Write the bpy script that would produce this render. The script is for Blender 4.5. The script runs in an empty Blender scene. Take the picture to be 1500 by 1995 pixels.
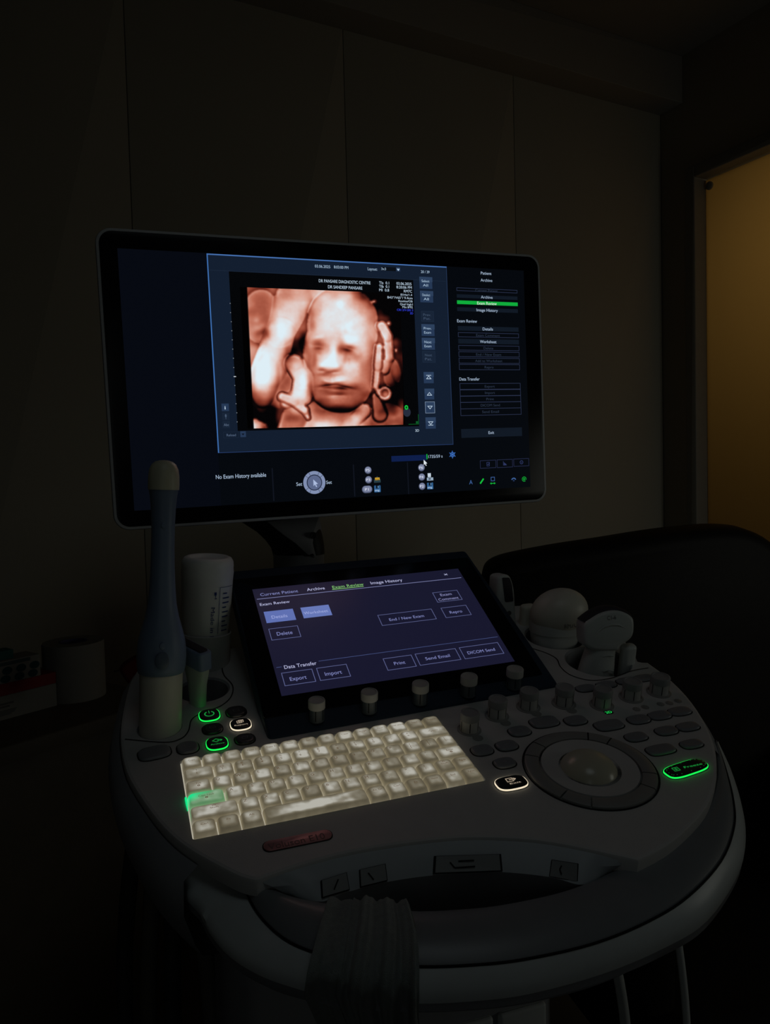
import bpy, math, random
import numpy as np
from mathutils import Vector, Matrix
from mathutils.geometry import tessellate_polygon
random.seed(7)
# ------------------------------------------------------------------ camera, light, exposure
F = 1500.0                      # focal length in pixels of the 1500 x 1995 frame
CAM = Vector((0, 0, 1.20))
_up = Vector((-.0255, -.9986, -.0455)).normalized()      # gravity seen in the camera's own axes (x right, y down, z ahead)
_fy = (Vector((0, 0, 1)) - _up * _up.z).normalized()
_fx = _fy.cross(_up)
RW = Matrix((_fx, _fy, _up))    # camera axes -> world
def cvw(v): return RW @ Vector(v)
sc = bpy.context.scene
C = sc.collection
cam_data = bpy.data.cameras.new('camera'); cam = bpy.data.objects.new('camera', cam_data); C.objects.link(cam)
cam_data.sensor_fit = 'VERTICAL'; cam_data.sensor_height = 36.0; cam_data.lens = 36.0 * F / 1995.0
cam_data.clip_start = .01
cx_, cy_, cz_ = cvw((1, 0, 0)), cvw((0, -1, 0)), cvw((0, 0, -1))
cam.matrix_world = Matrix.Translation(CAM) @ Matrix((cx_, cy_, cz_)).transposed().to_4x4()
sc.camera = cam
vs = sc.view_settings
vs.view_transform = 'Standard'; vs.look = 'None'; vs.gamma = 1; vs.exposure = 0.0; vs.use_curve_mapping = False
sc.cycles.use_denoising = True
sc.cycles.max_bounces = 6
w = bpy.data.worlds.new('world'); sc.world = w; w.use_nodes = True
w.node_tree.nodes['Background'].inputs[0].default_value = (.0, .0, .0, 1)
w.node_tree.nodes['Background'].inputs[1].default_value = 1.0
def area_light(name, loc, target, size, power, col, sizey=None, spread=None):
    l = bpy.data.lights.new(name, 'AREA'); l.energy = power; l.color = col; l.size = size
    if sizey: l.shape = 'RECTANGLE'; l.size_y = sizey
    if spread: l.spread = spread
    o = bpy.data.objects.new(name, l); C.objects.link(o); o.location = loc
    o.rotation_euler = (Vector(target) - Vector(loc)).to_track_quat('-Z', 'Y').to_euler(); return o
area_light('rear_fill', (.45, -1.5, 1.15), (.45, 1.2, .95), 1.3, 1.25, (.90, 1.0, 1.0))  # unseen soft fill added behind the camera; no doorway stands there
area_light('side_fill', (1.95, .60, 1.15), (.55, 2.4, .72), .5, .84, (.98, 1.0, .88), spread=math.radians(140))  # unseen fill added at the right to brighten the panelled wall
area_light('overhead_fill', (.25, .0, 2.25), (.25, .75, .9), .5, .10, (.85, .97, 1.0), spread=math.radians(90))  # unseen overhead fill added to lift the upward-facing deck

# ------------------------------------------------------------------ measuring helpers
class Frame:
    """a flat frame in the place: origin, right, up/away, normal (all world)"""
    def __init__(s, o, a, b, n): s.o, s.a, s.b, s.n = Vector(o), Vector(a).normalized(), Vector(b).normalized(), Vector(n).normalized()
    def mat(s): return Matrix.Translation(s.o) @ Matrix((s.a, s.b, s.n)).transposed().to_4x4()
    def at(s, px, py, h=0.0):
        r = cvw(((px - 750) / F, (py - 997.5) / F, 1.0))
        k = (s.o - CAM).dot(s.n) + h; k /= r.dot(s.n)
        q = CAM + r * k - s.o
        return q.dot(s.a), q.dot(s.b)
    def p(s, px, py, h=0.0): u, v = s.at(px, py, h); return Vector((u, v, h))
    def W(s, v): return s.o + s.a * v[0] + s.b * v[1] + s.n * v[2]
    def L(s, v): q = Vector(v) - s.o; return Vector((q.dot(s.a), q.dot(s.b), q.dot(s.n)))
def ray_point(px, py, z): return CAM + cvw(((px - 750) / F * z, (py - 997.5) / F * z, z))
def pix(P):
    q = RW.transposed() @ (Vector(P) - CAM); return 750 + F * q.x / q.z, 997.5 + F * q.y / q.z
def depth(P): return (RW.transposed() @ (Vector(P) - CAM)).z
def fr_cv(t, a, b, n): return Frame(CAM + cvw(t), cvw(a), cvw(b), cvw(n))
K = fr_cv((-.145, .2478, .583), (.9433, -.0699, .3245), (-.3313, -.2597, .9071), (.0208, -.9632, -.2681))        # control deck
T = fr_cv((-.1018, .1815, .7577), (.9414, -.0682, .3304), (-.3091, -.567, .7635), (.1352, -.8209, -.5549))       # touch panel
M = fr_cv((-.2885, -.0014, .8861), (.9319, -.064, .357), (-.0441, -.997, -.0638), (-.36, -.0437, .9319))
M.n = M.a.cross(M.b); K.n = K.a.cross(K.b); T.n = T.a.cross(T.b)
UP = Vector((0, 0, 1))
def upright(P, px_right=None):
    """frame with a vertical normal at a world point, right = the machine's right"""
    a = K.a.copy(); a.z = 0; a.normalize(); b = UP.cross(a); return Frame(P, a, b, UP)
def axis_frame(P, Q):
    n = (Vector(Q) - Vector(P)).normalized(); a = K.a - n * K.a.dot(n); a.normalize(); return Frame(P, a, n.cross(a), n)

# ------------------------------------------------------------------ geometry helpers
def srgb(c):
    return tuple((x / 12.92 if x <= .04045 else ((x + .055) / 1.055) ** 2.4) for x in [y / 255. for y in c]) + (1.0,)
class G:
    def __init__(s): s.v, s.f, s.m, s.c = [], [], [], []
    def add(s, vs_, fs_, mi=0, col=(0, 0, 0, 1)):
        b = len(s.v); s.v += [tuple(x) for x in vs_]
        for f in fs_: s.f.append(tuple(b + i for i in f)); s.m.append(mi); s.c.append(col)
        return s
    def loft(s, rings, closed=True, cap0=False, cap1=False, mi=0, col=(0, 0, 0, 1)):
        n = len(rings[0]); vs_ = [p for r in rings for p in r]; fs_ = []
        for i in range(len(rings) - 1):
            for j in range(n if closed else n - 1):
                k = (j + 1) % n; fs_.append((i * n + j, i * n + k, (i + 1) * n + k, (i + 1) * n + j))
        if cap0: fs_.append(tuple(reversed(range(n))))
        if cap1: fs_.append(tuple((len(rings) - 1) * n + j for j in range(n)))
        return s.add(vs_, fs_, mi, col)
    def prism(s, pts, z0, z1, bev=0.0, mi=0, steps=3, bottom=True, col=(0, 0, 0, 1)):
        """outline (counter-clockwise x, y) raised from z0 to z1 with a rounded top edge"""
        rings = [[(x, y, z0) for x, y in pts]]
        if bev > 0:
            for k in range(steps + 1):
                t = k / steps * math.pi / 2; q = offset(pts, -bev * (1 - math.cos(t)))
                rings.append([(x, y, z1 - bev + bev * math.sin(t)) for x, y in q])
        else: rings.append([(x, y, z1) for x, y in pts])
        return s.loft(rings, True, bottom, True, mi, col)
    def box(s, x0, x1, y0, y1, z0, z1, bev=0.0, mi=0, r=None, col=(0, 0, 0, 1)):
        if r is None: r = max(bev, 1e-4)
        return s.prism(rrect((x0 + x1) / 2, (y0 + y1) / 2, (x1 - x0) / 2, (y1 - y0) / 2, r), z0, z1, bev, mi, col=col)
    def lathe(s, prof, n=32, mi=0, cap0=True, cap1=True, cx=0, cy=0, sx=1, sy=1):
        rings = [[(cx + r * sx * math.cos(2 * math.pi * j / n), cy + r * sy * math.sin(2 * math.pi * j / n), z) for j in range(n)] for r, z in prof]
        return s.loft(rings, True, cap0, cap1, mi)
    def tube(s, path, r, n=10, mi=0):
        path = [Vector(p) for p in path]; rings = []; prev = None
        for i, p in enumerate(path):
            d = (path[min(i + 1, len(path) - 1)] - path[max(i - 1, 0)]).normalized()
            a = prev - d * prev.dot(d) if prev else d.orthogonal(); a.normalize(); prev = a; b = d.cross(a)
            rr = r[i] if isinstance(r, (list, tuple)) else r
            rings.append([p + (a * math.cos(2 * math.pi * j / n) + b * math.sin(2 * math.pi * j / n)) * rr for j in range(n)])
        return s.loft(rings, True, True, True, mi)
    def quad(s, u0, u1, v0, v1, h, col, mi=0): return s.add([(u0, v0, h), (u1, v0, h), (u1, v1, h), (u0, v1, h)], [(0, 1, 2, 3)], mi, col)
    def frame(s, u0, u1, v0, v1, w_, h, col, mi=0):
        s.quad(u0, u1, v0, v0 + w_, h, col, mi); s.quad(u0, u1, v1 - w_, v1, h, col, mi)
        s.quad(u0, u0 + w_, v0 + w_, v1 - w_, h, col, mi); s.quad(u1 - w_, u1, v0 + w_, v1 - w_, h, col, mi); return s
    def disc(s, u, v, ru, rv, h, col, n=24, mi=0):
        return s.add([(u + ru * math.cos(2 * math.pi * i / n), v + rv * math.sin(2 * math.pi * i / n), h) for i in range(n)], [tuple(range(n))], mi, col)
    def ring(s, u, v, r0, r1, h, col, n=28, mi=0, a0=0, a1=360, el=1.0):
        A = [math.radians(a0 + (a1 - a0) * i / n) for i in range(n + 1)]
        vs_ = [(u + r * math.cos(a), v + el * r * math.sin(a), h) for a in A for r in (r0, r1)]
        return s.add(vs_, [(2 * i, 2 * i + 1, 2 * i + 3, 2 * i + 2) for i in range(n)], mi, col)
    def line(s, pts, w_, h, col, mi=0):
        for (x0, y0), (x1, y1) in zip(pts, pts[1:]):
            d = Vector((x1 - x0, y1 - y0)); L_ = d.length or 1; d /= L_; n = Vector((-d.y, d.x)) * w_ / 2; e = d * w_ / 2
            a = Vector((x0, y0)) - e; b = Vector((x1, y1)) + e
            s.add([(*(a - n), h), (*(b - n), h), (*(b + n), h), (*(a + n), h)], [(0, 1, 2, 3)], mi, col)
        return s
    def poly(s, pts, h, col, mi=0): return s.add([(x, y, h) for x, y in pts], [tuple(range(len(pts)))], mi, col)
    def text(s, st, fr, cx, cy, wpx, hpx, h, col, mi=0, rot=0.0, rel=None):
        """lettering centred on a measured spot of a flat frame; wpx, hpx = its measured size"""
        vs_, fs_, tw, th = glyphs(st)
        if fr is not None:
            u, v = fr.at(cx, cy, h); P0 = pix(fr.W((u, v, h)))
            e = .001
            P1 = pix(fr.W((u + e * math.cos(rot), v + e * math.sin(rot), h))); P2 = pix(fr.W((u - e * math.sin(rot), v + e * math.cos(rot), h)))
            W_ = wpx / (math.dist(P0, P1) / e); H_ = hpx / (math.dist(P0, P2) / e)
        else: u, v, W_, H_ = cx, cy, wpx, hpx
        c, sn = math.cos(rot), math.sin(rot); out = []
        for x, y in vs_:
            X, Y = (x - tw / 2) / tw * W_, (y - th / 2) / th * H_
            out.append((u + X * c - Y * sn, v + X * sn + Y * c, h))
        return s.add(out, fs_, mi, col)
_gl = {}
def glyphs(st):
    if st in _gl: return _gl[st]
    cu = bpy.data.curves.new('lettering', 'FONT'); cu.body = st; cu.resolution_u = 3; cu.size = 1
    ob = bpy.data.objects.new('lettering', cu); C.objects.link(ob)
    dg = bpy.context.evaluated_depsgraph_get(); me = bpy.data.meshes.new_from_object(ob.evaluated_get(dg))
    x0 = min(v.co.x for v in me.vertices); x1 = max(v.co.x for v in me.vertices)
    r = ([(v.co.x - x0, v.co.y) for v in me.vertices], [tuple(p.vertices) for p in me.polygons], max(x1 - x0, .05), .70)
    bpy.data.objects.remove(ob); bpy.data.curves.remove(cu); bpy.data.meshes.remove(me)
    _gl[st] = r; return r
def offset(pts, d):
    """grow (d > 0) or shrink an outline that runs counter-clockwise"""
    n = len(pts); out = []
    for i in range(n):
        a, b, c = Vector(pts[i - 1]), Vector(pts[i]), Vector(pts[(i + 1) % n])
        e1 = (b - a).normalized() if (b - a).length > 1e-9 else Vector((1, 0)); e2 = (c - b).normalized() if (c - b).length > 1e-9 else e1
        m = Vector((e1.y, -e1.x)) + Vector((e2.y, -e2.x))
        if m.length < 1e-6: m = Vector((e1.y, -e1.x))
        m.normalize(); k = 1 / max(.5, m.dot(Vector((e1.y, -e1.x)))); out.append((b.x + m.x * d * k, b.y + m.y * d * k))
    return out
def rrect(cx, cy, hx, hy, r, n=5, rot=0.0):
    r = min(r, hx * .999, hy * .999); P = []
    for (sx, sy, a0) in ((1, -1, -90), (1, 1, 0), (-1, 1, 90), (-1, -1, 180)):
        for k in range(n + 1):
            a = math.radians(a0 + 90 * k / n); P.append((sx * (hx - r) + r * math.cos(a), sy * (hy - r) + r * math.sin(a)))
    c, s = math.cos(rot), math.sin(rot)
    return [(cx + x * c - y * s, cy + x * s + y * c) for x, y in P]
def supell(cx, cy, rx, ry, p=2.5, n=36, rot=0.0):
    out = []; c, s = math.cos(rot), math.sin(rot)
    for i in range(n):
        t = 2 * math.pi * i / n; x = rx * math.copysign(abs(math.cos(t)) ** (2 / p), math.cos(t)); y = ry * math.copysign(abs(math.sin(t)) ** (2 / p), math.sin(t))
        out.append((cx + x * c - y * s, cy + x * s + y * c))
    return out
def catmull(P, n, closed=False):
    P = [Vector(p) for p in P]; N = len(P); segs = N if closed else N - 1; out = []
    g = (lambda i: P[i % N]) if closed else (lambda i: P[max(0, min(N - 1, i))])
    for i in range(segs):
        for k in range(n):
            t = k / n; p0, p1, p2, p3 = g(i - 1), g(i), g(i + 1), g(i + 2)
            out.append(.5 * ((2 * p1) + (p2 - p0) * t + (2 * p0 - 5 * p1 + 4 * p2 - p3) * t * t + (3 * p1 - p0 - 3 * p2 + p3) * t ** 3))
    if not closed: out.append(P[-1])
    return out
WM = {}
def obj(name, g, mats, parent=None, M4=None, angle=40, flat=False, kind=None, label=None, cat=None, group=None):
    """link the collected geometry as one mesh object; M4 = where its own axes stand in the world"""
    me = bpy.data.meshes.new(name); me.from_pydata(g.v, [], g.f)
    if not isinstance(mats, (list, tuple)): mats = [mats]
    for m in mats: me.materials.append(m)
    me.polygons.foreach_set('material_index', g.m)
    if any(c != (0, 0, 0, 1) for c in g.c):
        at = me.color_attributes.new('tone', 'FLOAT_COLOR', 'CORNER'); arr = []
        for f, c in zip(g.f, g.c): arr += list(c) * len(f)
        at.data.foreach_set('color', arr)
    if not flat:
        me.polygons.foreach_set('use_smooth', [True] * len(g.f)); me.set_sharp_from_angle(angle=math.radians(angle))
    me.update(); o = bpy.data.objects.new(name, me); C.objects.link(o)
    return place(o, parent, M4, kind, label, cat, group)
def place(o, parent, M4, kind=None, label=None, cat=None, group=None):
    M4 = M4 or Matrix.Identity(4)
    if parent is not None:
        o.parent = parent; o.matrix_local = WM[parent.name].inverted() @ M4
    else: o.matrix_world = M4
    WM[o.name] = M4.copy()
    if kind: o['kind'] = kind
    if label: o['label'] = label
    if cat: o['category'] = cat
    if group: o['group'] = group
    return o
def thing(name, label, cat, M4, group=None):
    o = bpy.data.objects.new(name, None); C.objects.link(o); o.empty_display_size = .05
    return place(o, None, M4, None, label, cat, group)

# ------------------------------------------------------------------ materials
def mat(name, col, rough=.5, spec=.4, metal=0, noise=.06, scale=60, bump=0.0, bscale=400, coat=0, sheen=0, emis=None, es=0, sss=0):
    m = bpy.data.materials.new(name); m.use_nodes = True; nt = m.node_tree; b = nt.nodes['Principled BSDF']
    b.inputs['Roughness'].default_value = rough; b.inputs['Specular IOR Level'].default_value = spec; b.inputs['Metallic'].default_value = metal
    b.inputs['Coat Weight'].default_value = coat; b.inputs['Coat Roughness'].default_value = .12; b.inputs['Sheen Weight'].default_value = sheen
    tc = nt.nodes.new('ShaderNodeTexCoord'); no = nt.nodes.new('ShaderNodeTexNoise'); no.inputs['Scale'].default_value = scale; no.inputs['Detail'].default_value = 3
    nt.links.new(tc.outputs['Object'], no.inputs['Vector'])
    mx = nt.nodes.new('ShaderNodeMix'); mx.data_type = 'RGBA'
    c = Vector(col[:3]); mx.inputs[6].default_value = (*(c * (1 - noise)), 1); mx.inputs[7].default_value = (*(c * (1 + noise)), 1)
    nt.links.new(no.outputs['Fac'], mx.inputs[0]); nt.links.new(mx.outputs[2], b.inputs['Base Color'])
    if bump:
        n2 = nt.nodes.new('ShaderNodeTexNoise'); n2.inputs['Scale'].default_value = bscale; nt.links.new(tc.outputs['Object'], n2.inputs['Vector'])
        bp = nt.nodes.new('ShaderNodeBump'); bp.inputs['Strength'].default_value = bump; bp.inputs['Distance'].default_value = .001
        nt.links.new(n2.outputs['Fac'], bp.inputs['Height']); nt.links.new(bp.outputs['Normal'], b.inputs['Normal'])
    if emis: b.inputs['Emission Color'].default_value = (*emis[:3], 1); b.inputs['Emission Strength'].default_value = es
    return m
def glow(name, col, s):
    m = bpy.data.materials.new(name); m.use_nodes = True; nt = m.node_tree; b = nt.nodes['Principled BSDF']
    b.inputs['Base Color'].default_value = (.02, .02, .02, 1); b.inputs['Emission Color'].default_value = (*col[:3], 1); b.inputs['Emission Strength'].default_value = s
    return m
def screen_mat(name, strength, rough=.25):
    """a lit display: every pixel colour comes from the picture it shows"""
    m = bpy.data.materials.new(name); m.use_nodes = True; nt = m.node_tree; b = nt.nodes['Principled BSDF']
    b.inputs['Base Color'].default_value = (.004, .004, .005, 1); b.inputs['Roughness'].default_value = rough; b.inputs['Specular IOR Level'].default_value = .25
    a = nt.nodes.new('ShaderNodeVertexColor'); a.layer_name = 'tone'
    nt.links.new(a.outputs['Color'], b.inputs['Emission Color']); b.inputs['Emission Strength'].default_value = strength
    return m
m_deck = mat('warm_grey_plastic', (.50, .50, .49), .45, .35, bump=.08, bscale=900)
m_side = mat('side_grey_plastic', (.27, .28, .30), .5, .3, bump=.1, bscale=900)
m_slope = mat('pale_blue_grey_plastic', (.36, .39, .41), .42, .4)
m_panel = mat('cart_panel_grey', (.62, .66, .66), .45, .3)
m_grip = mat('charcoal_rubber', (.20, .21, .22), .38, .5, bump=.05, bscale=700)
m_rim = mat('light_grey_rim', (.56, .60, .60), .36, .5)
m_black = mat('black_glass', (.006, .006, .008), .22, .12, noise=.02)
m_dark = mat('near_black_plastic', (.02, .02, .022), .5, .3)
m_hous = mat('slate_blue_housing', (.024, .038, .062), .55, .12)
m_mrim = mat('monitor_rim_grey', (.50, .52, .53), .45, .4)
m_btn = mat('smoked_button', (.21, .22, .235), .34, .5)
m_btnd = mat('dark_button', (.03, .032, .033), .3, .5)
m_leg = mat('button_print', (.32, .32, .32), .5, .3)
m_knob = mat('knob_grey', (.44, .44, .42), .5, .3)
m_knobt = mat('knob_cap_grey', (.27, .275, .275), .5, .3)
m_knobb = mat('smoky_translucent_knob', (.075, .095, .11), .3, .4)
m_ring = mat('trackball_ring_grey', (.25, .25, .24), .4, .4)
m_ball = mat('olive_trackball', (.50, .47, .36), .25, .5)
m_white = mat('cream_probe_plastic', (.60, .585, .50), .4, .4)
m_tip = mat('cream_probe_tip', (.58, .57, .42), .4, .4)
m_blue = mat('steel_blue_probe', (.17, .23, .33), .42, .4)
m_pale = mat('pale_probe_shell', (.50, .53, .51), .4, .4)
m_lens = mat('dark_rubber_lens', (.035, .033, .04), .6, .2)
m_bottle = mat('white_bottle_plastic', (.80, .82, .78), .38, .4)
m_ink = mat('blue_print', (.03, .06, .22), .6, .2)
m_inkd = mat('grey_print', (.10, .10, .10), .6, .2)
m_screwm = mat('dark_screw', (.03, .03, .03), .4, .5)
m_sticker = mat('sticker_grey', (.25, .26, .26), .5, .3)
m_line = mat('dark_gap', (.012, .012, .013), .7, .1)
m_badge = mat('pinkish_metal_badge', (.52, .24, .24), .35, .5, metal=.35, noise=.25, scale=120)
m_badget = mat('badge_lettering', (.10, .045, .045), .4, .4)
m_cable = mat('grey_cable_rubber', (.13, .125, .11), .55, .3)
m_cabled = mat('dark_cable_rubber', (.05, .05, .045), .55, .3)
g_green = glow('green_backlight', (.01, 1.0, .10), 1.0)
g_greenl = glow('green_legend', (.03, 1.0, .15), .30)
g_white = glow('white_backlight', (1.0, .86, .62), .9)
g_whitel = glow('white_legend', (1.0, .80, .58), .45)
m_mon = screen_mat('monitor_display', 1.0); m_tch = screen_mat('touch_display', 1.0)

# ------------------------------------------------------------------ the room
def wall_mat(name, col, seams=None, rough=.75):
    m = mat(name, col, rough, .15, noise=.07, scale=2.5, bump=.12, bscale=180); return m
m_wall = wall_mat('cream_wall_panel', (.41, .385, .32))
m_wall2 = wall_mat('shaded_cream_wall', (.40, .36, .29))
m_ceil = wall_mat('grey_ceiling', (.30, .28, .25))
m_floor = mat('dark_vinyl_floor', (.10, .085, .07), .5, .3, noise=.2, scale=8)
m_trim = mat('painted_door_trim', (.30, .29, .26), .5, .3)
wa = cvw((.885, -.044, .463)); wa.z = 0; wa.normalize()          # the panelled wall runs along this
wn = wa.cross(UP); wn.normalize()                              # its normal, towards the camera
if wn.dot(Vector((0, -1, 0))) < 0: wn = -wn
D_W = 2.03
s0 = Frame(Vector((0, 0, 0)) - wn * D_W, wa, UP, wn)          # x along the wall, y up, origin on the floor
def wu(px, py): return s0.at(px, py)[0]
u_corner = wu(1290, 600)
seams = [wu(256, 400), wu(677, 400), wu(1004, 400)]
pitch = (seams[2] - seams[0]) / 2
H_PANEL = s0.at(1003, 148)[1]; H_CEIL = H_PANEL + .16
u_left = seams[0] - 3.2 * pitch
g = G(); edges = [u_left] + [seams[0] - 2 * pitch, seams[0] - pitch] + seams + [u_corner]
for a, b in zip(edges, edges[1:]):
    g.box(a + .0009, b - .0009, 0, H_PANEL, -.03, 0, .0015)
g.quad(u_left, u_corner, 0, H_CEIL, -.006, (0, 0, 0, 1))
obj('wall_back', g, m_wall, None, s0.mat(), kind='structure')
g = G(); g.box(u_left, u_corner, H_PANEL, H_CEIL, -.03, .10, .003)
obj('trim_1', g, m_ceil, None, s0.mat(), kind='structure')
# right wall, turned 90 degrees, coming back towards the camera
c_w = s0.W((u_corner, 0, 0)); r0 = Frame(c_w, wn, UP, -wa)        # x towards the camera from the corner
def ru(px, py): return r0.at(px, py)
d_u0 = ru(1362, 700)[0]; d_top = ru(1366, 344)[1]; d_u1 = d_u0 + .86
fw = d_u0 - ru(1343, 700)[0]
g = G()
g.box(0, d_u0 - fw, 0, H_CEIL, -.10, 0); g.box(d_u1 + fw, 3.4, 0, H_CEIL, -.10, 0); g.box(d_u0 - fw, d_u1 + fw, d_top + fw, H_CEIL, -.10, 0)
obj('wall_right', g, m_wall2, None, r0.mat(), kind='structure')
g = G(); g.box(d_u0 - fw, d_u0, 0, d_top + fw, -.08, .018, .004); g.box(d_u1, d_u1 + fw, 0, d_top + fw, -.08, .018, .004); g.box(d_u0, d_u1, d_top, d_top + fw, -.08, .018, .004)
obj('trim_2', g, m_trim, None, r0.mat(), kind='structure')
mg = bpy.data.materials.new('amber_frosted_glass'); mg.use_nodes = True; nt = mg.node_tree; nt.nodes.remove(nt.nodes['Principled BSDF'])
tl = nt.nodes.new('ShaderNodeBsdfTranslucent'); tl.inputs[0].default_value = (.80, .63, .36, 1)
df = nt.nodes.new('ShaderNodeBsdfDiffuse'); df.inputs[0].default_value = (.30, .24, .14, 1)
mxs = nt.nodes.new('ShaderNodeMixShader'); mxs.inputs[0].default_value = .3
nt.links.new(tl.outputs[0], mxs.inputs[1]); nt.links.new(df.outputs[0], mxs.inputs[2]); nt.links.new(mxs.outputs[0], nt.nodes['Material Output'].inputs[0])
g = G(); g.box(d_u0 + .002, d_u1 - .002, .01, d_top - .004, -.045, -.037)
dg_ = obj('door_1', g, mg, None, r0.mat(), kind='structure')
g = G(); hp = r0.p(1383, 362, -.037); g.lathe([(.0, 0), (.014, 0), (.014, .006), (.010, .009), (0, .009)], 20, cx=hp.x, cy=hp.y, cap0=False, cap1=False)
for i in range(len(g.v)): g.v[i] = (g.v[i][0], g.v[i][1], g.v[i][2] - .037)
obj('door_fitting', g, m_trim, dg_, r0.mat())
lamp = r0.W((d_u0 + .45, d_top - .22, -.60))
area_light('corridor_light', lamp, r0.W((d_u0 + .40, d_top - .75, 0)), .6, 1.22, (1.0, .82, .50))
u_f = 3.4
g = G(); g.box(u_left, u_corner, -.0, 3.4, -.05, 0)
fl = Frame(s0.o, wa, wn, UP)
if fl.a.cross(fl.b).dot(UP) < 0: fl = Frame(s0.o + wa * 0, -wa, wn, UP)
def slab(name, z0, z1, m):
    P = [s0.W((u_left, 0, -.1)), s0.W((u_corner + .1, 0, -.1)), s0.W((u_corner + .1, 0, 3.4)), s0.W((u_left, 0, 3.4))]
    g = G(); q = [(p.x, p.y) for p in P]
    area = sum(q[i][0] * q[(i + 1) % 4][1] - q[(i + 1) % 4][0] * q[i][1] for i in range(4))
    if area < 0: q.reverse()
    g.prism(q, z0, z1); return obj(name, g, m, None, None, kind='structure')
slab('floor', -.05, 0, m_floor); slab('ceiling', H_CEIL, H_CEIL + .05, m_ceil)
lw = Frame(s0.W((u_left, 0, 0)), -wn, UP, wa)
g = G(); g.box(-3.4, .0, 0, H_CEIL, -.1, 0); obj('wall_left', g, m_wall2, None, lw.mat(), kind='structure')
bk = Frame(s0.W((0, 0, 3.4)), -wa, UP, -wn)
g = G(); g.box(-u_corner, -u_left, 0, H_CEIL, -.1, 0); obj('wall_rear', g, m_wall2, None, bk.mat(), kind='structure')

# ------------------------------------------------------------------ the ultrasound machine: control deck
base = upright(Vector((K.W((.2, .02, 0)).x, K.W((.2, .02, 0)).y, 0)))
machine = thing('ultrasound_machine', 'grey wheeled ultrasound machine with lit keyboard, touch panel and large monitor showing a baby scan', 'ultrasound machine', base.mat())
KM, TM, MM = K.mat(), T.mat(), M.mat()
def kp(L, h=0.0): return [K.at(x, y, h) for x, y in L]
front_u = [(500, 1715), (560, 1694), (620, 1676), (700, 1657), (820, 1639), (924, 1631), (1047, 1637), (1153, 1656), (1244, 1676)]
right_s = [(1297, 1648), (1340, 1613), (1377, 1571), (1393, 1530), (1397, 1500), (1392, 1450), (1370, 1400), (1338, 1355), (1300, 1318), (1262, 1290)]
back_s = [(1238, 1287), (1232, 1272), (1218, 1248), (1185, 1228), (1150, 1212), (1100, 1200), (1050, 1185), (990, 1180), (700, 1240), (452, 1262), (345, 1268), (270, 1300), (246, 1352)]
left_s = [(237, 1395), (234, 1436), (239, 1478), (253, 1519), (292, 1579), (328, 1621), (368, 1653), (420, 1683), (468, 1707)]
fu = catmull(kp(front_u), 4); rs = catmull(kp([front_u[-1]] + right_s), 3)[1:]; bs = catmull(kp([right_s[-1]] + back_s), 2)[1:]; ls = catmull(kp([back_s[-1]] + left_s + [front_u[0]]), 3)[1:-1]
outline = [(v.x, v.y) for v in fu + rs + bs + ls]
def circ(px, py, rpx, h=0.0):
    u, v = K.at(px, py, h); return u, v, rpx * depth(K.W((u, v, h))) / F
holes = [circ(397, 1343, 50) + (.07,), circ(1165, 1288, 64) + (.10,), circ(1080, 1240, 58) + (.10,), circ(311, 1418, 43) + (.02,)]
def round_pts(u, v, r, n=40): return [(u + r * math.cos(2 * math.pi * i / n), v + r * math.sin(2 * math.pi * i / n)) for i in range(n)]
kb_hole = rrect(.1225, .0535, .1232, .0542, .002, 3)
top = offset(outline, -.003)
loops = [[Vector((x, y, 0)) for x, y in top]] + [[Vector((x, y, 0)) for x, y in round_pts(u, v, r)] for u, v, r, d in holes] + [[Vector((x, y, 0)) for x, y in kb_hole]]
tris = tessellate_polygon(loops); flat_v = [v for l in loops for v in l]
def up_tri(t):
    a, b, c = (flat_v[i] for i in t); return t if (b - a).cross(c - a).z > 0 else (t[0], t[2], t[1])
g = G(); g.add(flat_v, [up_tri(t) for t in tris])
n = len(outline)
g.loft([[(x, y, z) for x, y in offset(outline, d)] for d, z in ((0, -.014), (0, -.0022), (-.0009, -.0006), (-.003, 0))])
for u, v, r, d in holes:
    P = list(reversed(round_pts(u, v, r)))
    g.loft([[(x, y, z) for x, y in list(reversed(round_pts(u, v, rr)))] for rr, z in ((r, 0), (r - .002, -.002), (r - .003, -d))], mi=1)
    g.add([(x, y, -d) for x, y in round_pts(u, v, r - .003)], [tuple(range(40))], 1)
g.loft([[(x, y, z) for x, y in reversed(kb_hole)] for z in (0, -.008)], mi=1)
g.add([(x, y, -.008) for x, y in kb_hole], [tuple(range(len(kb_hole)))], 1)
deck = obj('control_deck', g, [m_deck, m_side], machine, KM)
# seam lines around the holder modules
g = G()
def seam(L, w_=.0012, gg=None, h=.0006):
    P = catmull(kp(L), 6); (gg or g).line([(p.x, p.y) for p in P], w_, h, (0, 0, 0, 1))
seam([(450, 1262), (434, 1292), (436, 1315), (453, 1336), (450, 1358), (430, 1376), (398, 1388), (374, 1402), (367, 1425), (352, 1440), (320, 1447), (245, 1441)])
obj('seam_line', g, m_line, machine, KM, flat=True); g = G()
seam([(1030, 1262), (1062, 1272), (1084, 1284), (1092, 1300), (1112, 1316), (1150, 1326), (1190, 1322), (1230, 1308), (1262, 1302)])
obj('seam_line', g, m_line, machine, KM, flat=True)
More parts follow.
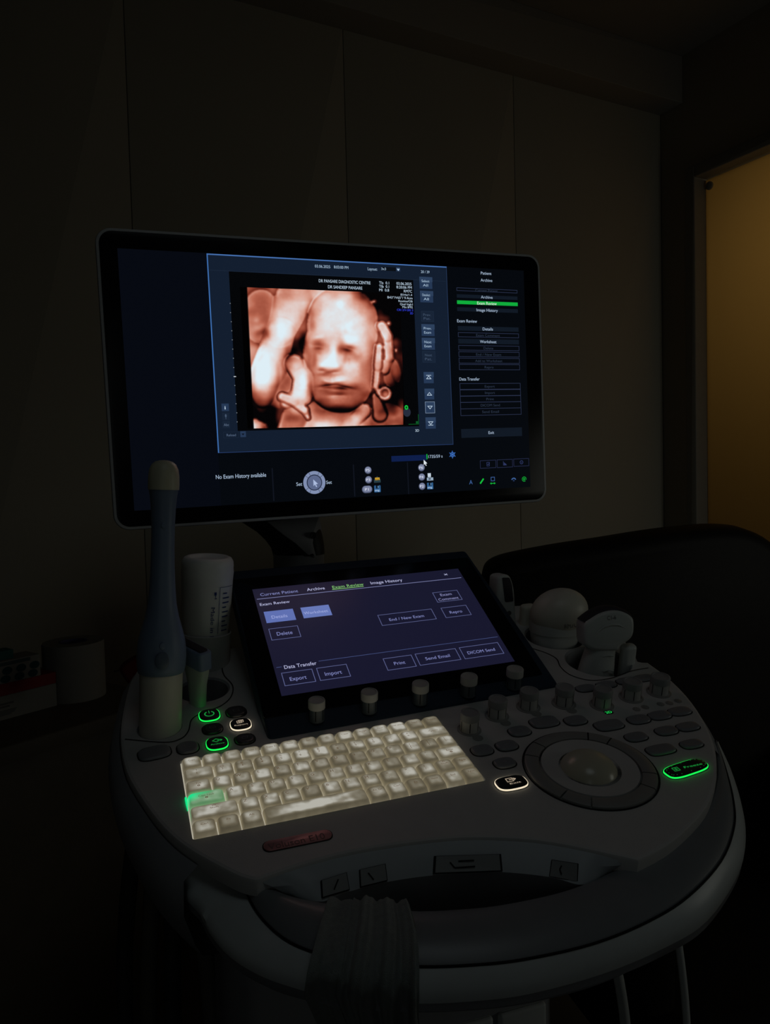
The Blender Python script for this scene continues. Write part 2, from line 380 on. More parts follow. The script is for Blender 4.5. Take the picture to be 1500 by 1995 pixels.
# lower shell around the deck (open along the front where the handle joins)
_all = [(v.x, v.y) for v in rs + bs + ls]
def near_i(px, py): u, v = K.at(px, py); return min(range(len(_all)), key=lambda i: (_all[i][0] - u) ** 2 + (_all[i][1] - v) ** 2)
i0_, i1_ = near_i(1393, 1455), near_i(366, 1652)
path = _all[i0_:i1_ + 1]; n_p = len(path)
def outward(P, i):
    a, b = Vector(P[max(i - 1, 0)]), Vector(P[min(i + 1, len(P) - 1)]); e = (b - a).normalized(); return Vector((e.y, -e.x))
g = G(); RR = []
for d, z in ((.001, -.006), (.008, -.013), (.0125, -.030), (.010, -.050), (.001, -.072), (-.03, -.088), (-.09, -.092)):
    r_ = []
    for i, (x, y) in enumerate(path):
        t = max(0, 1 - (n_p - 1 - i) / 14); t = t * t * (3 - 2 * t); f_ = 1 + .55 * t
        q = Vector((x, y)) + outward(path, i) * (d * f_ if d > 0 else d); tg_ = Vector((-outward(path, i).y, outward(path, i).x)) * ((.003 + .45 * min(-z, .045)) * t if d > .005 else .012 * t); q += tg_; r_.append((q.x, q.y, z * (1 + .25 * t)))
    RR.append(r_)
g.loft(RR, closed=False)
obj('lower_shell', g, m_side, machine, KM)
# sloping front face with the four lower keys
low = [(624, 1757), (665, 1742), (715, 1727), (756, 1718), (820, 1708), (900, 1701), (977, 1699), (1073, 1709), (1137, 1724)]
N_ = 48
def resample(P, n_):
    P = [Vector(p) for p in P]; L = [0]
    for a, b in zip(P, P[1:]): L.append(L[-1] + (b - a).length)
    out = []
    for i in range(n_):
        t = L[-1] * i / (n_ - 1); j = 0
        while j < len(L) - 2 and L[j + 1] < t: j += 1
        out.append(P[j].lerp(P[j + 1], (t - L[j]) / max(L[j + 1] - L[j], 1e-9)))
    return out
def c3(L, h, n_=N_): return [(p.x, p.y, h) for p in resample(catmull([K.at(x, y, h) for x, y in L], 6), n_)]
upc = c3(front_u, -.0015); hl = -.016; loc_ = c3([(560, 1744)] + low + [(1190, 1699)], hl)
mid = []
for a, b in zip(upc, loc_):
    a, b = Vector(a), Vector(b); m_ = a.lerp(b, .5); m_.z = a.z * .56 + b.z * .44; mid.append(tuple(m_))
wall_ = [(x, y + .006, -.075) for x, y, z in loc_]
g = G(); g.loft([upc, mid, loc_], closed=False); g.loft([loc_, wall_], closed=False, mi=1)
for i, f in enumerate(g.f): g.f[i] = f
slope = obj('sloping_front', g, [m_slope, m_side], machine, KM, angle=25)
# handle ring with dark grip and light rim
In = [(468, 1709), (500, 1722), (560, 1744), (624, 1758), (730, 1770), (800, 1775), (840, 1775), (880, 1773), (967, 1765), (1073, 1744), (1137, 1724), (1190, 1700), (1244, 1677), (1297, 1649), (1340, 1614), (1377, 1572), (1394, 1530), (1397, 1500), (1393, 1455)]
Op = [(343, 1636), (415, 1680), (468, 1710), (484, 1752), (512, 1795), (556, 1834), (612, 1859), (700, 1880), (812, 1887), (916, 1884), (1020, 1873), (1153, 1843), (1260, 1800), (1340, 1750), (1405, 1680), (1430, 1613), (1428, 1560), (1413, 1500), (1396, 1450)]
Rr = [(338, 1718), (384, 1763), (396, 1786), (414, 1814), (440, 1844), (480, 1873), (545, 1902), (670, 1934), (812, 1941), (916, 1937), (1030, 1923), (1175, 1884), (1295, 1834), (1380, 1781), (1441, 1690), (1453, 1625), (1443, 1560), (1424, 1500), (1400, 1450)]
def cc(L, h): return [Vector((p.x, p.y, h)) for p in catmull([K.at(x, y, h) for x, y in L], 5)]
hI, hO, hR = -.014, -.020, -.034
# grip and seam start at the deck corner; index 2 of the seam list
a_in = cc(In, hI); a_op = cc(Op, hO); a_rr = cc(Rr, hR)
gi = resample(a_in, 90); go = resample(a_op[10:], 90)
def crown(A, B, lift, k): return [Vector(a).lerp(Vector(b), k) + Vector((0, 0, lift)) for a, b in zip(A, B)]
inn = [v + Vector((0, 0, -.004)) for v in gi]; inn_b = [v + Vector((0, 0, -.052)) for v in gi]
g = G(); g.loft([inn_b, inn, gi, crown(gi, go, .0035, .12), crown(gi, go, .006, .35), crown(gi, go, .006, .6), crown(gi, go, .004, .85), go], closed=False)
grip = obj('handle_grip', g, m_grip, machine, KM, angle=60)
o2 = [v.copy() for v in a_op]; r2 = a_rr
def outn(A, B, d, dz): return [b + (b - a).normalized() * d + Vector((0, 0, dz)) for a, b in zip(A, B)]
g = G(); g.loft([o2, [v + Vector((0, 0, .0012)) for v in crown(o2, r2, 0, .05)], crown(o2, r2, .0035, .5), crown(o2, r2, .0018, .85), r2, outn(o2, r2, 0, -.006)], closed=False)
rim_ = obj('handle_rim', g, m_rim, machine, KM, angle=50)
g = G(); g.loft([outn(o2, r2, -.0005, -.006), outn(o2, r2, -.001, -.014), outn(o2, r2, -.010, -.024), crown(o2, r2, -.03, .2), [v + Vector((0, 0, -.036)) for v in o2]], closed=False)
obj('handle_underside', g, m_side, machine, KM)
g = G(); P = [v + Vector((0, 0, .0016)) for v in go]; g.tube(P, .0008, 6); obj('handle_seam', g, m_line, machine, KM)

# four flat keys let into the sloping front
def slope_h(px, py):
    """height on the slope where a line of sight lands"""
    best = None
    for k in range(200):
        h = -.0015 - .018 * k / 200; u, v = K.at(px, py, h)
        # nearest slope cross-section
        j = min(range(len(upc)), key=lambda i: abs(upc[i][0] + (loc_[i][0] - upc[i][0]) * .6 - u))
        a, m_, b = Vector(upc[j]), Vector(mid[j]), Vector(loc_[j])
        if v > m_.y: t = (a.y - v) / max(a.y - m_.y, 1e-6); z = a.z + (m_.z - a.z) * t
        else: t = (m_.y - v) / max(m_.y - b.y, 1e-6); z = m_.z + (b.z - m_.z) * t
        if best is None or abs(z - h) < best[0]: best = (abs(z - h), h, u, v)
    return Vector((best[2], best[3], best[1]))
def slope_key(quad, mark):
    P = [slope_h(x, y) for x, y in quad]            # top-left, top-right, bottom-right, bottom-left
    nrm = (P[1] - P[0]).cross(P[0] - P[3]).normalized()
    if nrm.z < 0: nrm = -nrm
    up = .0024
    Q = [p + nrm * up for p in P]; c = sum(Q, Vector()) / 4; I = [c + (q - c) * .94 + nrm * .0006 for q in Q]
    g = G(); g.add([tuple(p - nrm * .0005) for p in P] + [tuple(q) for q in Q], [(0, 4, 5, 1), (1, 5, 6, 2), (2, 6, 7, 3), (3, 7, 4, 0), (4, 7, 6, 5)], 1)
    g.add([tuple(q) for q in I] , [(0, 3, 2, 1)], 0)
    ex, ey = (I[1] - I[0]), (I[3] - I[0])
    for strip in mark:
        for (x0, y0), (x1, y1) in zip(strip, strip[1:]):
            a = I[0] + ex * x0 + ey * y0 + nrm * .0004; b = I[0] + ex * x1 + ey * y1 + nrm * .0004; d = (b - a).normalized().cross(nrm) * .0005
            g.add([tuple(a - d), tuple(b - d), tuple(b + d), tuple(a + d)], [(0, 1, 2, 3)], 1)
    obj('slope_key', g, [m_sticker, m_line], machine, KM, flat=True)
slope_key([(624, 1717), (674, 1701), (680, 1735), (626, 1751)], [[(.45, .8), (.65, .25)]])
slope_key([(699, 1696), (750, 1684), (754, 1717), (701, 1730)], [[(.3, .3), (.5, .8)]])
slope_key([(845, 1669), (975, 1665), (978, 1698), (843, 1703)], [[(.22, .4), (.3, .75), (.62, .7)], [(.35, .35), (.6, .33)]])
slope_key([(1075, 1675), (1127, 1683), (1126, 1719), (1070, 1708)], [[(.4, .25), (.35, .5), (.45, .8)]])
# model badge
g = G(); u, v = K.at(580.5, 1638.5); u0, v0 = K.at(514, 1652); u1, v1 = K.at(647, 1625); hl_ = math.hypot(u1 - u0, v1 - v0) / 2; rot = math.atan2(v1 - v0, u1 - u0)
hb = .0056
g.prism(rrect(u, v, hl_, hb, hb, 8, rot), 0, .0012, .0004)
g.prism(rrect(u, v, hl_ + .0006, hb + .0006, hb, 8, rot), -.0002, .0004, 0, 1)
g.text('Voluson E10', K, 578, 1638.5, 112, 12, .0014, (0, 0, 0, 1), 2, rot)
obj('badge', g, [m_badge, m_line, m_badget], machine, KM)

# ------------------------------------------------------------------ keyboard
PX = .245 / 14.25; RY = .107 / 6
rows = [
 [1.0179] * 14, [1.5] + [1] * 11 + [1.75], [1.25] + [1] * 13, [1.75] + [1] * 11 + [1.5], [2.25] + [1] * 12, [1.1, 1.05, 1.05, 5.05, 1, 1, 1, 1, 1, 1]]
legs_ = [
 ['Copy', '~', '?', 'Text 1', 'Text 2', 'Home', 'Set', 'ABC', 'Clear', 'Image', 'Next', 'Del word', 'Line', 'Delete'],
 ['!/1', '@/2', '#/3', '$/4', '%/5', '^/6', '&/7', '*/8', '(/9', ')/0', '_/-', '+/=', '<-'],
 ['Tab', 'Q', 'W', 'E', 'R', 'T', 'Y', 'U', 'I', 'O', 'P', '{/[', '}/]', '|/\\'],
 ['Caps Lock', 'A', 'S', 'D', 'F', 'G', 'H', 'J', 'K', 'L', ':/;', '"/\'', 'Enter'],
 ['Shift', 'Z', 'X', 'C', 'V', 'B', 'N', 'M', '</,', '>/.', '?//', 'Shift', 'PgUp'],
 ['Ctrl', 'Fn', 'Alt', '', 'Alt Gr', 'Ctrl', 'Fn', 'Home', 'End', 'PgDn']]
def key_material():
    m = bpy.data.materials.new('backlit_keycap'); m.use_nodes = True; nt = m.node_tree; b = nt.nodes['Principled BSDF']; ln = nt.links.new
    b.inputs['Base Color'].default_value = (.50, .48, .42, 1); b.inputs['Roughness'].default_value = .45
    tc = nt.nodes.new('ShaderNodeTexCoord'); oi = nt.nodes.new('ShaderNodeObjectInfo')
    geo = nt.nodes.new('ShaderNodeVertexColor'); geo.layer_name = 'tone'      # backlight painted per vertex: bright centre, dimmer sides, green glow in its own channel
    no = nt.nodes.new('ShaderNodeTexNoise'); no.inputs['Scale'].default_value = 95; no.inputs['Detail'].default_value = 1.5
    add = nt.nodes.new('ShaderNodeVectorMath'); add.operation = 'ADD'
    cmb = nt.nodes.new('ShaderNodeCombineXYZ'); mul = nt.nodes.new('ShaderNodeMath'); mul.operation = 'MULTIPLY'; mul.inputs[1].default_value = 9.0
    ln(oi.outputs['Random'], mul.inputs[0]); ln(mul.outputs[0], cmb.inputs[0]); ln(tc.outputs['Object'], add.inputs[0]); ln(cmb.outputs[0], add.inputs[1]); ln(add.outputs[0], no.inputs['Vector'])
    mr = nt.nodes.new('ShaderNodeMapRange'); mr.inputs['From Min'].default_value = .3; mr.inputs['From Max'].default_value = .7; mr.inputs['To Min'].default_value = .62; mr.inputs['To Max'].default_value = 1.25
    ln(no.outputs['Fac'], mr.inputs['Value'])
    sp = nt.nodes.new('ShaderNodeSeparateColor'); ln(geo.outputs['Color'], sp.inputs[0])
    m1 = nt.nodes.new('ShaderNodeMath'); m1.operation = 'MULTIPLY'; ln(mr.outputs[0], m1.inputs[0]); ln(sp.outputs[0], m1.inputs[1])
    cr = nt.nodes.new('ShaderNodeValToRGB'); el = cr.color_ramp.elements
    el[0].position = 0; el[0].color = (.035, .027, .014, 1); el[1].position = 1; el[1].color = (.43, .42, .37, 1)
    e = el.new(.35); e.color = (.115, .098, .062, 1); e = el.new(.65); e.color = (.225, .208, .160, 1)
    ln(m1.outputs[0], cr.inputs[0]); ln(cr.outputs[0], b.inputs['Emission Color']); b.inputs['Emission Strength'].default_value = 1.0
    gr = nt.nodes.new('ShaderNodeMix'); gr.data_type = 'RGBA'; gr.inputs[7].default_value = (.0, .74, .26, 1); ln(sp.outputs[1], gr.inputs[0]); ln(cr.outputs[0], gr.inputs[6]); ln(gr.outputs[2], b.inputs['Emission Color'])
    return m
m_key = key_material()
m_keyp = mat('brown_key_print', (.10, .05, .03), .6, .2, emis=(.075, .045, .022), es=1.0)
m_keyg = glow('keyboard_light_plate', (1.0, .93, .74), .42)
g = G(); g.box(-.0006, .2456, -.0006, .1076, -.0075, -.0028, .0004); kbd = obj('keyboard', g, m_keyg, machine, KM)
rk = random.Random(11)
def keycap(x0, x1, y0, y1, leg, level, row):
    g = G(); cx, cy = (x0 + x1) / 2, (y0 + y1) / 2; gp = .0004
    hx, hy = (x1 - x0) / 2 - gp, (y1 - y0) / 2 - gp; ztop = .0040
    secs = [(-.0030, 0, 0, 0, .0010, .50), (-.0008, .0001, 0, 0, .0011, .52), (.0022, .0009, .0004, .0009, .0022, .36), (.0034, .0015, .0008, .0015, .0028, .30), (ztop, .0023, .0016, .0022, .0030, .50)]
    rings = []; tones = []
    for z, sx_, sf, sb, r, tone in secs:   # side, front and back draw-in
        yy0, yy1 = cy - hy + sf, cy + hy - sb
        rings.append([(x, y, z) for x, y in rrect(cx, (yy0 + yy1) / 2, hx - sx_, (yy1 - yy0) / 2, r, 4)]); tones.append(tone)
    n_ = len(rings[0])
    # dished top as shrinking rings
    last = rings[-1]; ccx, ccy = cx, cy - .0003
    for k, tone in ((.74, .82), (.42, 1.0)):
        rings.append([(ccx + (x - ccx) * k, ccy + (y - ccy) * k, ztop - .0003 * (1 - k)) for x, y, z in last]); tones.append(tone)
    vs_ = [p for r in rings for p in r] + [(ccx, ccy, ztop - .0003)]; tones.append(.92)
    fs_ = []
    for i in range(len(rings) - 1):
        for j in range(n_): k = (j + 1) % n_; fs_.append((i * n_ + j, i * n_ + k, (i + 1) * n_ + k, (i + 1) * n_ + j))
    b_ = (len(rings) - 1) * n_
    for j in range(n_): fs_.append((b_ + j, b_ + (j + 1) % n_, b_ + n_))
    g.add(vs_, fs_, 0)
    nb = len(g.f)
    if leg == '<-':
        s_ = .0045; g.line([(cx - s_, cy), (cx - s_ + .0022, cy + .0018), (cx - s_ + .0022, cy + .0007), (cx + s_, cy + .0007), (cx + s_, cy - .0007), (cx - s_ + .0022, cy - .0007), (cx - s_ + .0022, cy - .0018), (cx - s_, cy)], .0003, ztop + .0002, (0, 0, 0, 1), 1)
    elif '/' in leg and len(leg) > 1:
        a, b = leg[0], leg[2:]
        for s_, dy in ((a, .0026), (b, -.0014)): g.text(s_, None, cx - .0018, cy + dy, glyphs(s_)[2] / .70 * .0028, .0028, ztop + .0002, (0, 0, 0, 1), 1)
    elif len(leg) == 1: g.text(leg, None, cx - .0032, cy + .0024, glyphs(leg)[2] / .70 * .0032, .0032, ztop + .0002, (0, 0, 0, 1), 1)
    elif leg:
        g.text(leg, None, cx, cy + .0014, min(.0014 * len(leg), (x1 - x0) * .66), .0022, ztop + .0002, (0, 0, 0, 1), 1)
        if leg in ('Enter', 'Tab', 'Caps Lock'): g.ring(cx, cy - .0018, .0005, .0012, ztop + .0002, (0, 0, 0, 1), 12, 1)
        if leg == 'Shift': g.line([(cx - .0015, cy + .0036), (cx, cy + .005), (cx + .0015, cy + .0036), (cx - .0015, cy + .0036)], .0003, ztop + .0002, (0, 0, 0, 1), 1)
    me_name = 'key'
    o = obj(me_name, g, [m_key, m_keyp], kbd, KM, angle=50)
    at = o.data.color_attributes.new('tone', 'FLOAT_COLOR', 'POINT'); arr = []
    for i, v_ in enumerate(g.v):
        if i < len(vs_):
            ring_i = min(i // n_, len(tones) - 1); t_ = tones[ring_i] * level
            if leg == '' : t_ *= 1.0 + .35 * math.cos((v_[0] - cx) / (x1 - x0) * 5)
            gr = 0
            if leg == 'Caps Lock': d = math.hypot((v_[0] - x0 - .001) * .8, (v_[1] - y1 + .004)); gr = max(0, 1.35 - d / .0095) ** 1.3; gr = min(1, max(gr, .20))  # green glow of the caps lock light painted into the cap
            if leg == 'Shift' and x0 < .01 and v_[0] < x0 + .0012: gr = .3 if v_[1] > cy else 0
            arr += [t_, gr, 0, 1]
        else: arr += [0, 0, 0, 1]
    at.data.foreach_set('color', arr)
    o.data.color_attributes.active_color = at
for r, (ws, ls_) in enumerate(zip(rows, legs_)):
    x = 0; tot = sum(ws); y1 = .107 - r * RY; y0 = y1 - RY
    for i, (w_, l_) in enumerate(zip(ws, ls_)):
        x0 = x * .245 / tot; x += w_; x1 = x * .245 / tot
        lev = rk.choice([.60, .74, .84, .92, .92, 1.04]) * (.86 if r == 5 and l_ else 1)
        if l_ in ('Del word',): lev = 1.3
        if l_ == '': lev = .95
        keycap(x0, x1, y0, y1, l_, lev, r)
g = G(); u, v = (-.0008, .107 - 3.1 * RY)
g.tube([(u, v, .0008), (u, v - RY * .5, .0008), (u, v - RY * .95, .0006)], [.0009, .0008, .0003], 8); obj('caps_lock_light', g, glow('caps_lock_green', (.01, .9, .28), .9), kbd, KM)

# ------------------------------------------------------------------ deck buttons
def button(px, py, hw, hh, lit=None, legend=None, icon=None, rot=0.0, p=2.7, mark=0, bm=None):
    u, v = K.at(px, py); e = .001; P0 = pix(K.W((u, v, 0)))
    ru = hw / (math.dist(P0, pix(K.W((u + e, v, 0)))) / e); rv = hh / (math.dist(P0, pix(K.W((u, v + e, 0)))) / e)
    g = G(); pts = supell(0, 0, ru, rv, p, 40, rot)
    h = .0024
    rings = [[(x, y, z) for x, y in offset(pts, d)] for d, z in ((0, -.0005), (0, h * .55), (-.0006, h * .85), (-.0018, h))]
    rings += [[(x * k, y * k, h - .0003 * (1 - k)) for x, y in offset(pts, -.0018)] for k in (.7, .35)]
    g.loft(rings, True, False, True, 0)
    o2_ = offset(pts, .0011)
    g.loft([[(x, y, .0003) for x, y in o2_], [(x, y, .0004) for x, y in pts]], mi=1)
    pr = {'g': g_greenl, 'w': g_whitel}.get(lit, m_leg)
    z = h + .0002; s = min(ru, rv) * .5; W_ = (0, 0, 0, 1); t = s * .115
    if icon == 'power':
        g.ring(0, 0, s * .8, s * 1.0, z, W_, 20, 2, 120, 420); g.line([(0, s * .2), (0, s * 1.15)], t, z, W_, 2)
    elif icon == 'report':
        g.frame(-s * .7, s * .3, s * .05, s * .95, t, z, W_, 2); g.frame(-s * .35, s * .65, s * .25, s * 1.15, t, z, W_, 2); g.line([(-s * .2, s * .5), (s * .5, s * .9)], t, z, W_, 2)
    elif icon == 'archive':
        g.line([(-s * .8, s * .55), (-s * .1, s * 1.1), (s * .5, s * .75)], t, z, W_, 2); g.line([(-s * .8, s * .55), (-s * .1, s * .05), (s * .4, s * .3)], t, z, W_, 2); g.line([(s * .1, s * .5), (s * 1.0, s * .5)], t, z, W_, 2); g.line([(s * .7, s * .75), (s * 1.0, s * .5), (s * .7, s * .25)], t, z, W_, 2)
    elif icon == 'exit':
        g.line([(s * .5, s * .35), (s * .5, 0), (-s * .8, 0), (-s * .8, s * 1.0), (s * .5, s * 1.0), (s * .5, s * .75)], t * 1.2, z, W_, 2); g.line([(-s * .2, s * .55), (s * 1.1, s * .55)], t * 1.4, z, W_, 2); g.line([(s * .75, s * .85), (s * 1.15, s * .55), (s * .75, s * .25)], t * 1.4, z, W_, 2)
    elif icon == 'freeze':
        cx = -ru * .48; g.frame(cx - s * .75, cx + s * .75, -s * .6, s * .6, t, z, W_, 2)
        for a in (0, 60, 120): c_, s_ = math.cos(math.radians(a)) * s * .4, math.sin(math.radians(a)) * s * .4; g.line([(cx - c_, -s_), (cx + c_, s_)], t * .7, z, W_, 2)
    elif icon == 'a': g.frame(-s * .6, s * .6, -s * .4, s * .4, t * .6, z, W_, 2)
    elif icon == 'b': g.line([(-s * .7, 0), (s * .7, 0)], t * .7, z, W_, 2); g.line([(-s * .3, -s * .4), (s * .4, s * .4)], t * .6, z, W_, 2)
    elif icon == 'c': g.ring(0, 0, s * .35, s * .45, z, W_, 16, 2)
    if legend:
        if legend == 'Freeze': g.text(legend, None, ru * .32, 0, ru * .85, s * .62, z, W_, 2)
        else: g.text(legend, None, 0 if legend != 'Exit' else s * .5, -s * .65, min(ru * 1.3, .0026 * len(legend)), s * .42, z, W_, 2)
    if legend == 'Freeze':
        for i in range(0, 40, 2): x, y = offset(pts, -.0022)[i]; g.disc(x, y, .0003, .0003, z - .0001, W_, 6, 2)
    body = bm or (m_btnd if lit or mark == 1 else m_btn)
    M4 = Matrix.Translation(K.W((u, v, 0))) @ Matrix((K.a, K.b, K.n)).transposed().to_4x4()
    b = obj('push_button', g, [body, m_line, pr], machine, M4, label=({'power': 'power button lit green', 'report': 'report button lit white', 'archive': 'archive button lit green', 'exit': 'exit button lit white', 'freeze': 'long freeze button lit green'}.get(icon)))
    if lit:
        g = G(); gm = g_green if lit == 'g' else g_white
        g.loft([[(x, y, .0003) for x, y in offset(pts, .0005)], [(x, y, .0013) for x, y in offset(pts, .0004)], [(x, y, .0016) for x, y in offset(pts, -.0001)]])
        obj('light_ring', g, gm, b, M4)
    return b
for a in [
 (408, 1395, 20, 11, 'g', None, 'power'), (469, 1413, 20, 11, 'w', 'Report', 'report'), (423, 1450, 21, 12, 'g', 'Archive', 'archive'),
 (996, 1527, 29, 15, 'w', 'Exit', 'exit', 0, 3.0), (1336, 1499, 42, 16, 'g', 'Freeze', 'freeze', .12, 3.4)]: button(*a)
for x, y in ((460, 1388), (414, 1421), (477, 1441)): button(x, y, 19, 10, None, None, 'a', mark=1)
button(301, 1468, 32, 12, None, None, 'a', .1, 3.2); button(366, 1458, 21, 11, None, None, 'a')
for i, (x, y) in enumerate([(939, 1463), (987, 1454), (983, 1488), (1012, 1426), (1121, 1405), (1244, 1403), (1285, 1395), (1324, 1387), (1239, 1437), (1298, 1425), (1340, 1417), (1347, 1451)]): button(x, y, 20, 11.5, None, None, 'abc'[i % 3])
for i, (x, y) in enumerate([(1060, 1408), (1186, 1414), (1287, 1462)]): button(x, y, 26, 13, None, None, 'bac'[i], 0, 3.2)
for i, (x, y) in enumerate([(1141, 1342), (1181, 1335), (1220, 1328), (1254, 1322)]): button(x, y, 18, 9, None, None, 'cb'[i % 2])
for x, y in ((1240, 1382), (1257, 1378), (1287, 1372), (1304, 1370), (1321, 1366)):
    g = G(); u, v = K.at(x, y); g.lathe([(.0040, 0), (.0040, .0003), (.0034, .0005)], 20, cx=u, cy=v, cap0=False); obj('indicator_dot', g, m_ring, machine, KM)
g = G(); u, v = K.at(1185.5, 1388); g.prism(rrect(u, v, .0045, .0034, .002), 0, .0004); g.text('2D', K, 1185.5, 1387.5, 12, 5.5, .0006, (0, 0, 0, 1), 1)
obj('mode_light', g, [m_line, glow('mode_green', (.02, 1.0, .15), .8)], machine, KM, flat=True, label='small green 2D light')

# ------------------------------------------------------------------ rotary knobs
def knob(px, py, rpx, h, low=False, parent=None, lift=0.0, fr=K, marks=2):
    u, v = fr.at(px, py, 0); P = fr.W((u, v, lift)); r = rpx * depth(P) / F
    M4 = Matrix.Translation(P) @ Matrix((K.a, K.b, K.n)).transposed().to_4x4()
    g = G(); top_m, bot_m = (m_knob, m_knobb) if low else (m_knobt, m_knob); hs = h * .60
    if not low: g.lathe([(r * 1.28, -.0002), (r * 1.28, .0006), (r * 1.08, .0008)], 36, 2, cap1=False)
    k = .90 if low else .97
    g.lathe([(r * k, 0), (r * k, hs)], 36, 1, cap1=False)
    g.lathe([(r * k, hs), (r, hs + .0003), (r, h - .0012), (r * .96, h - .0003), (r * .88, h), (r * .80, h), (r * .76, h - .0007), (0, h - .0007)], 36, 0, cap0=False, cap1=False)
    for i in range(6):
        a = math.radians(-112 + i * 60); c_, s_ = math.cos(a), math.sin(a); d = r * k + .0002; t = .0004
        g.add([(c_ * d - s_ * t, s_ * d + c_ * t, hs * .15), (c_ * d + s_ * t, s_ * d - c_ * t, hs * .15), (c_ * d + s_ * t, s_ * d - c_ * t, hs * .98), (c_ * d - s_ * t, s_ * d + c_ * t, hs * .98)], [(0, 1, 2, 3)], 3)
    return obj('knob', g, [top_m, bot_m, m_ring, m_line], parent or machine, M4)
for x, y in ((914, 1422), (968, 1395), (1029, 1378), (1098, 1371), (1172, 1374), (1229, 1359), (1283, 1349)):
    knob(x, y, 18.6, .0195)
for x, y in ((931, 1438), (985, 1409), (1045, 1391), (1114, 1385)):
    g = G(); u, v = K.at(x, y); g.lathe([(.0052, 0), (.0052, .0003), (.0044, .0005)], 20, cx=u, cy=v, cap0=False); obj('indicator_dot', g, m_ring, machine, KM)

# ------------------------------------------------------------------ trackball with its ring of keys
tu, tv = K.at(1149, 1497); R_o = .0580; 
g = G(); g.lathe([(R_o + .0014, 0), (R_o + .0014, .0006), (R_o + .0004, .0008), (R_o, .0002)], 64, 1, cx=tu, cy=tv, cap1=False)
g.lathe([(R_o * .745, .0), (R_o * .735, .0022), (R_o * .60, .0015), (R_o * .47, .0006), (R_o * .45, -.004)], 64, 0, cx=tu, cy=tv, cap0=False, cap1=False)
tb = obj('trackball_unit', g, [m_deck, m_line], machine, KM)
cuts = []
for x, y in ((1145, 1437), (1186, 1448), (1258, 1510), (1250, 1533), (1151, 1557), (1105, 1544), (1034, 1477), (1052, 1456)):
    a_, b_ = K.at(x, y); cuts.append(math.atan2(b_ - tv, a_ - tu) % (2 * math.pi))
cuts.sort()
for a0, a1 in zip(cuts, cuts[1:] + [cuts[0] + 2 * math.pi]):
    a0 += .014; a1 -= .014; n_ = max(3, int((a1 - a0) / .07)); A = [a0 + (a1 - a0) * i / n_ for i in range(n_ + 1)]
    sec = [(.765, .0002), (.770, .0022), (.79, .0028), (.96, .0028), (.985, .0020), (.99, .0002)]
    g = G(); g.loft([[(tu + R_o * k * math.cos(a), tv + R_o * k * math.sin(a), z) for k, z in sec] for a in A], True, True, True)
    obj('ring_key', g, m_ring, tb, KM)
g = G(); bu, bv = K.at(1147, 1496); rb = .0262
g.lathe([(rb * math.cos(t), -.006 + rb * .74 * math.sin(t)) for t in [math.radians(-30 + i * 7.5) for i in range(17)]], 48, cx=bu, cy=bv, cap0=False)
obj('trackball', g, m_ball, tb, KM)

# ------------------------------------------------------------------ touch panel
def tp(L, h=0.0): return [T.at(x, y, h) for x, y in L]
hous = tp([(523, 1440), (1090, 1334), (1060, 1290), (907, 1071), (452, 1111), (446, 1122)]); hous = [(x, y) for x, y in hous]
g = G(); P = hous
def round_poly(P, r, n_=4):
    out = []; N = len(P)
    for i in range(N):
        a, b, c = Vector(P[i - 1]), Vector(P[i]), Vector(P[(i + 1) % N]); d1 = (a - b).normalized(); d2 = (c - b).normalized()
        rr = min(r, (a - b).length * .4, (c - b).length * .4); p0 = b + d1 * rr; p2 = b + d2 * rr
        for k in range(n_ + 1): t = k / n_; q = p0 * (1 - t) ** 2 + b * 2 * t * (1 - t) + p2 * t * t; out.append((q.x, q.y))
    return out
q = round_poly(hous, .006)
g.prism(q, -.020, -.0006, .003); touch = obj('touch_panel', g, m_hous, machine, TM)
g = G(); q = round_poly(tp([(514.5, 1399.5), (1058, 1314), (911, 1086), (452, 1129)]), .003); g.prism(q, -.001, 0, .0003); obj('glass_front', g, m_black, touch, TM)
def S(c, k=1.0): r = srgb(c); return (r[0] * k, r[1] * k, r[2] * k, 1)
g = G(); g.quad(0, .259, 0, .163, .0004, S((24, 24, 45)))
n_b = 24
H1, H2, H3 = .0006, .0008, .0010
lav = S((128, 134, 190)); wht = S((186, 188, 226)); pale = S((140, 142, 190)); edge = S((90, 96, 140))
def tbox(tl, tr, br, bl, col=edge, fill=None, w_=.0007):
    P = tp([tl, tr, br, bl]); u0 = (P[0][0] + P[3][0]) / 2; u1 = (P[1][0] + P[2][0]) / 2; v1 = (P[0][1] + P[1][1]) / 2; v0 = (P[2][1] + P[3][1]) / 2
    if fill: g.quad(u0, u1, v0, v1, H1, fill)
    else: g.frame(u0, u1, v0, v1, w_, H1, col)
def t3(x, y): return 430 + x / 2.308, 1040 + y / 2.308
def tb3(a, b, c, d, **k): tbox(t3(*a), t3(*b), t3(*c), t3(*d), **k)
tb3((192, 352), (326, 339), (337, 388), (207, 404), fill=S((92, 110, 176)))
tb3((358, 334), (485, 320), (500, 365), (374, 384), fill=S((100, 118, 182)))
tb3((214, 430), (346, 413), (361, 464), (229, 482)); tb3((703, 368), (948, 338), (969, 384), (727, 416))
tb3((951, 266), (1064, 254), (1085, 297), (974, 311)); tb3((990, 335), (1104, 321), (1125, 365), (1011, 381))
tb3((271, 627), (411, 609), (428, 665), (288, 688)); tb3((429, 605), (567, 587), (583, 642), (447, 664))
tb3((729, 563), (858, 545), (879, 597), (750, 618)); tb3((872, 542), (1057, 516), (1078, 567), (896, 595)); tb3((1070, 513), (1246, 489), (1273, 540), (1098, 565))
def tt(s_, x, y, w_, h_, c): X, Y = t3(x, y); g.text(s_, T, X, Y, w_ / 2.308, h_ / 2.308, H2, c)
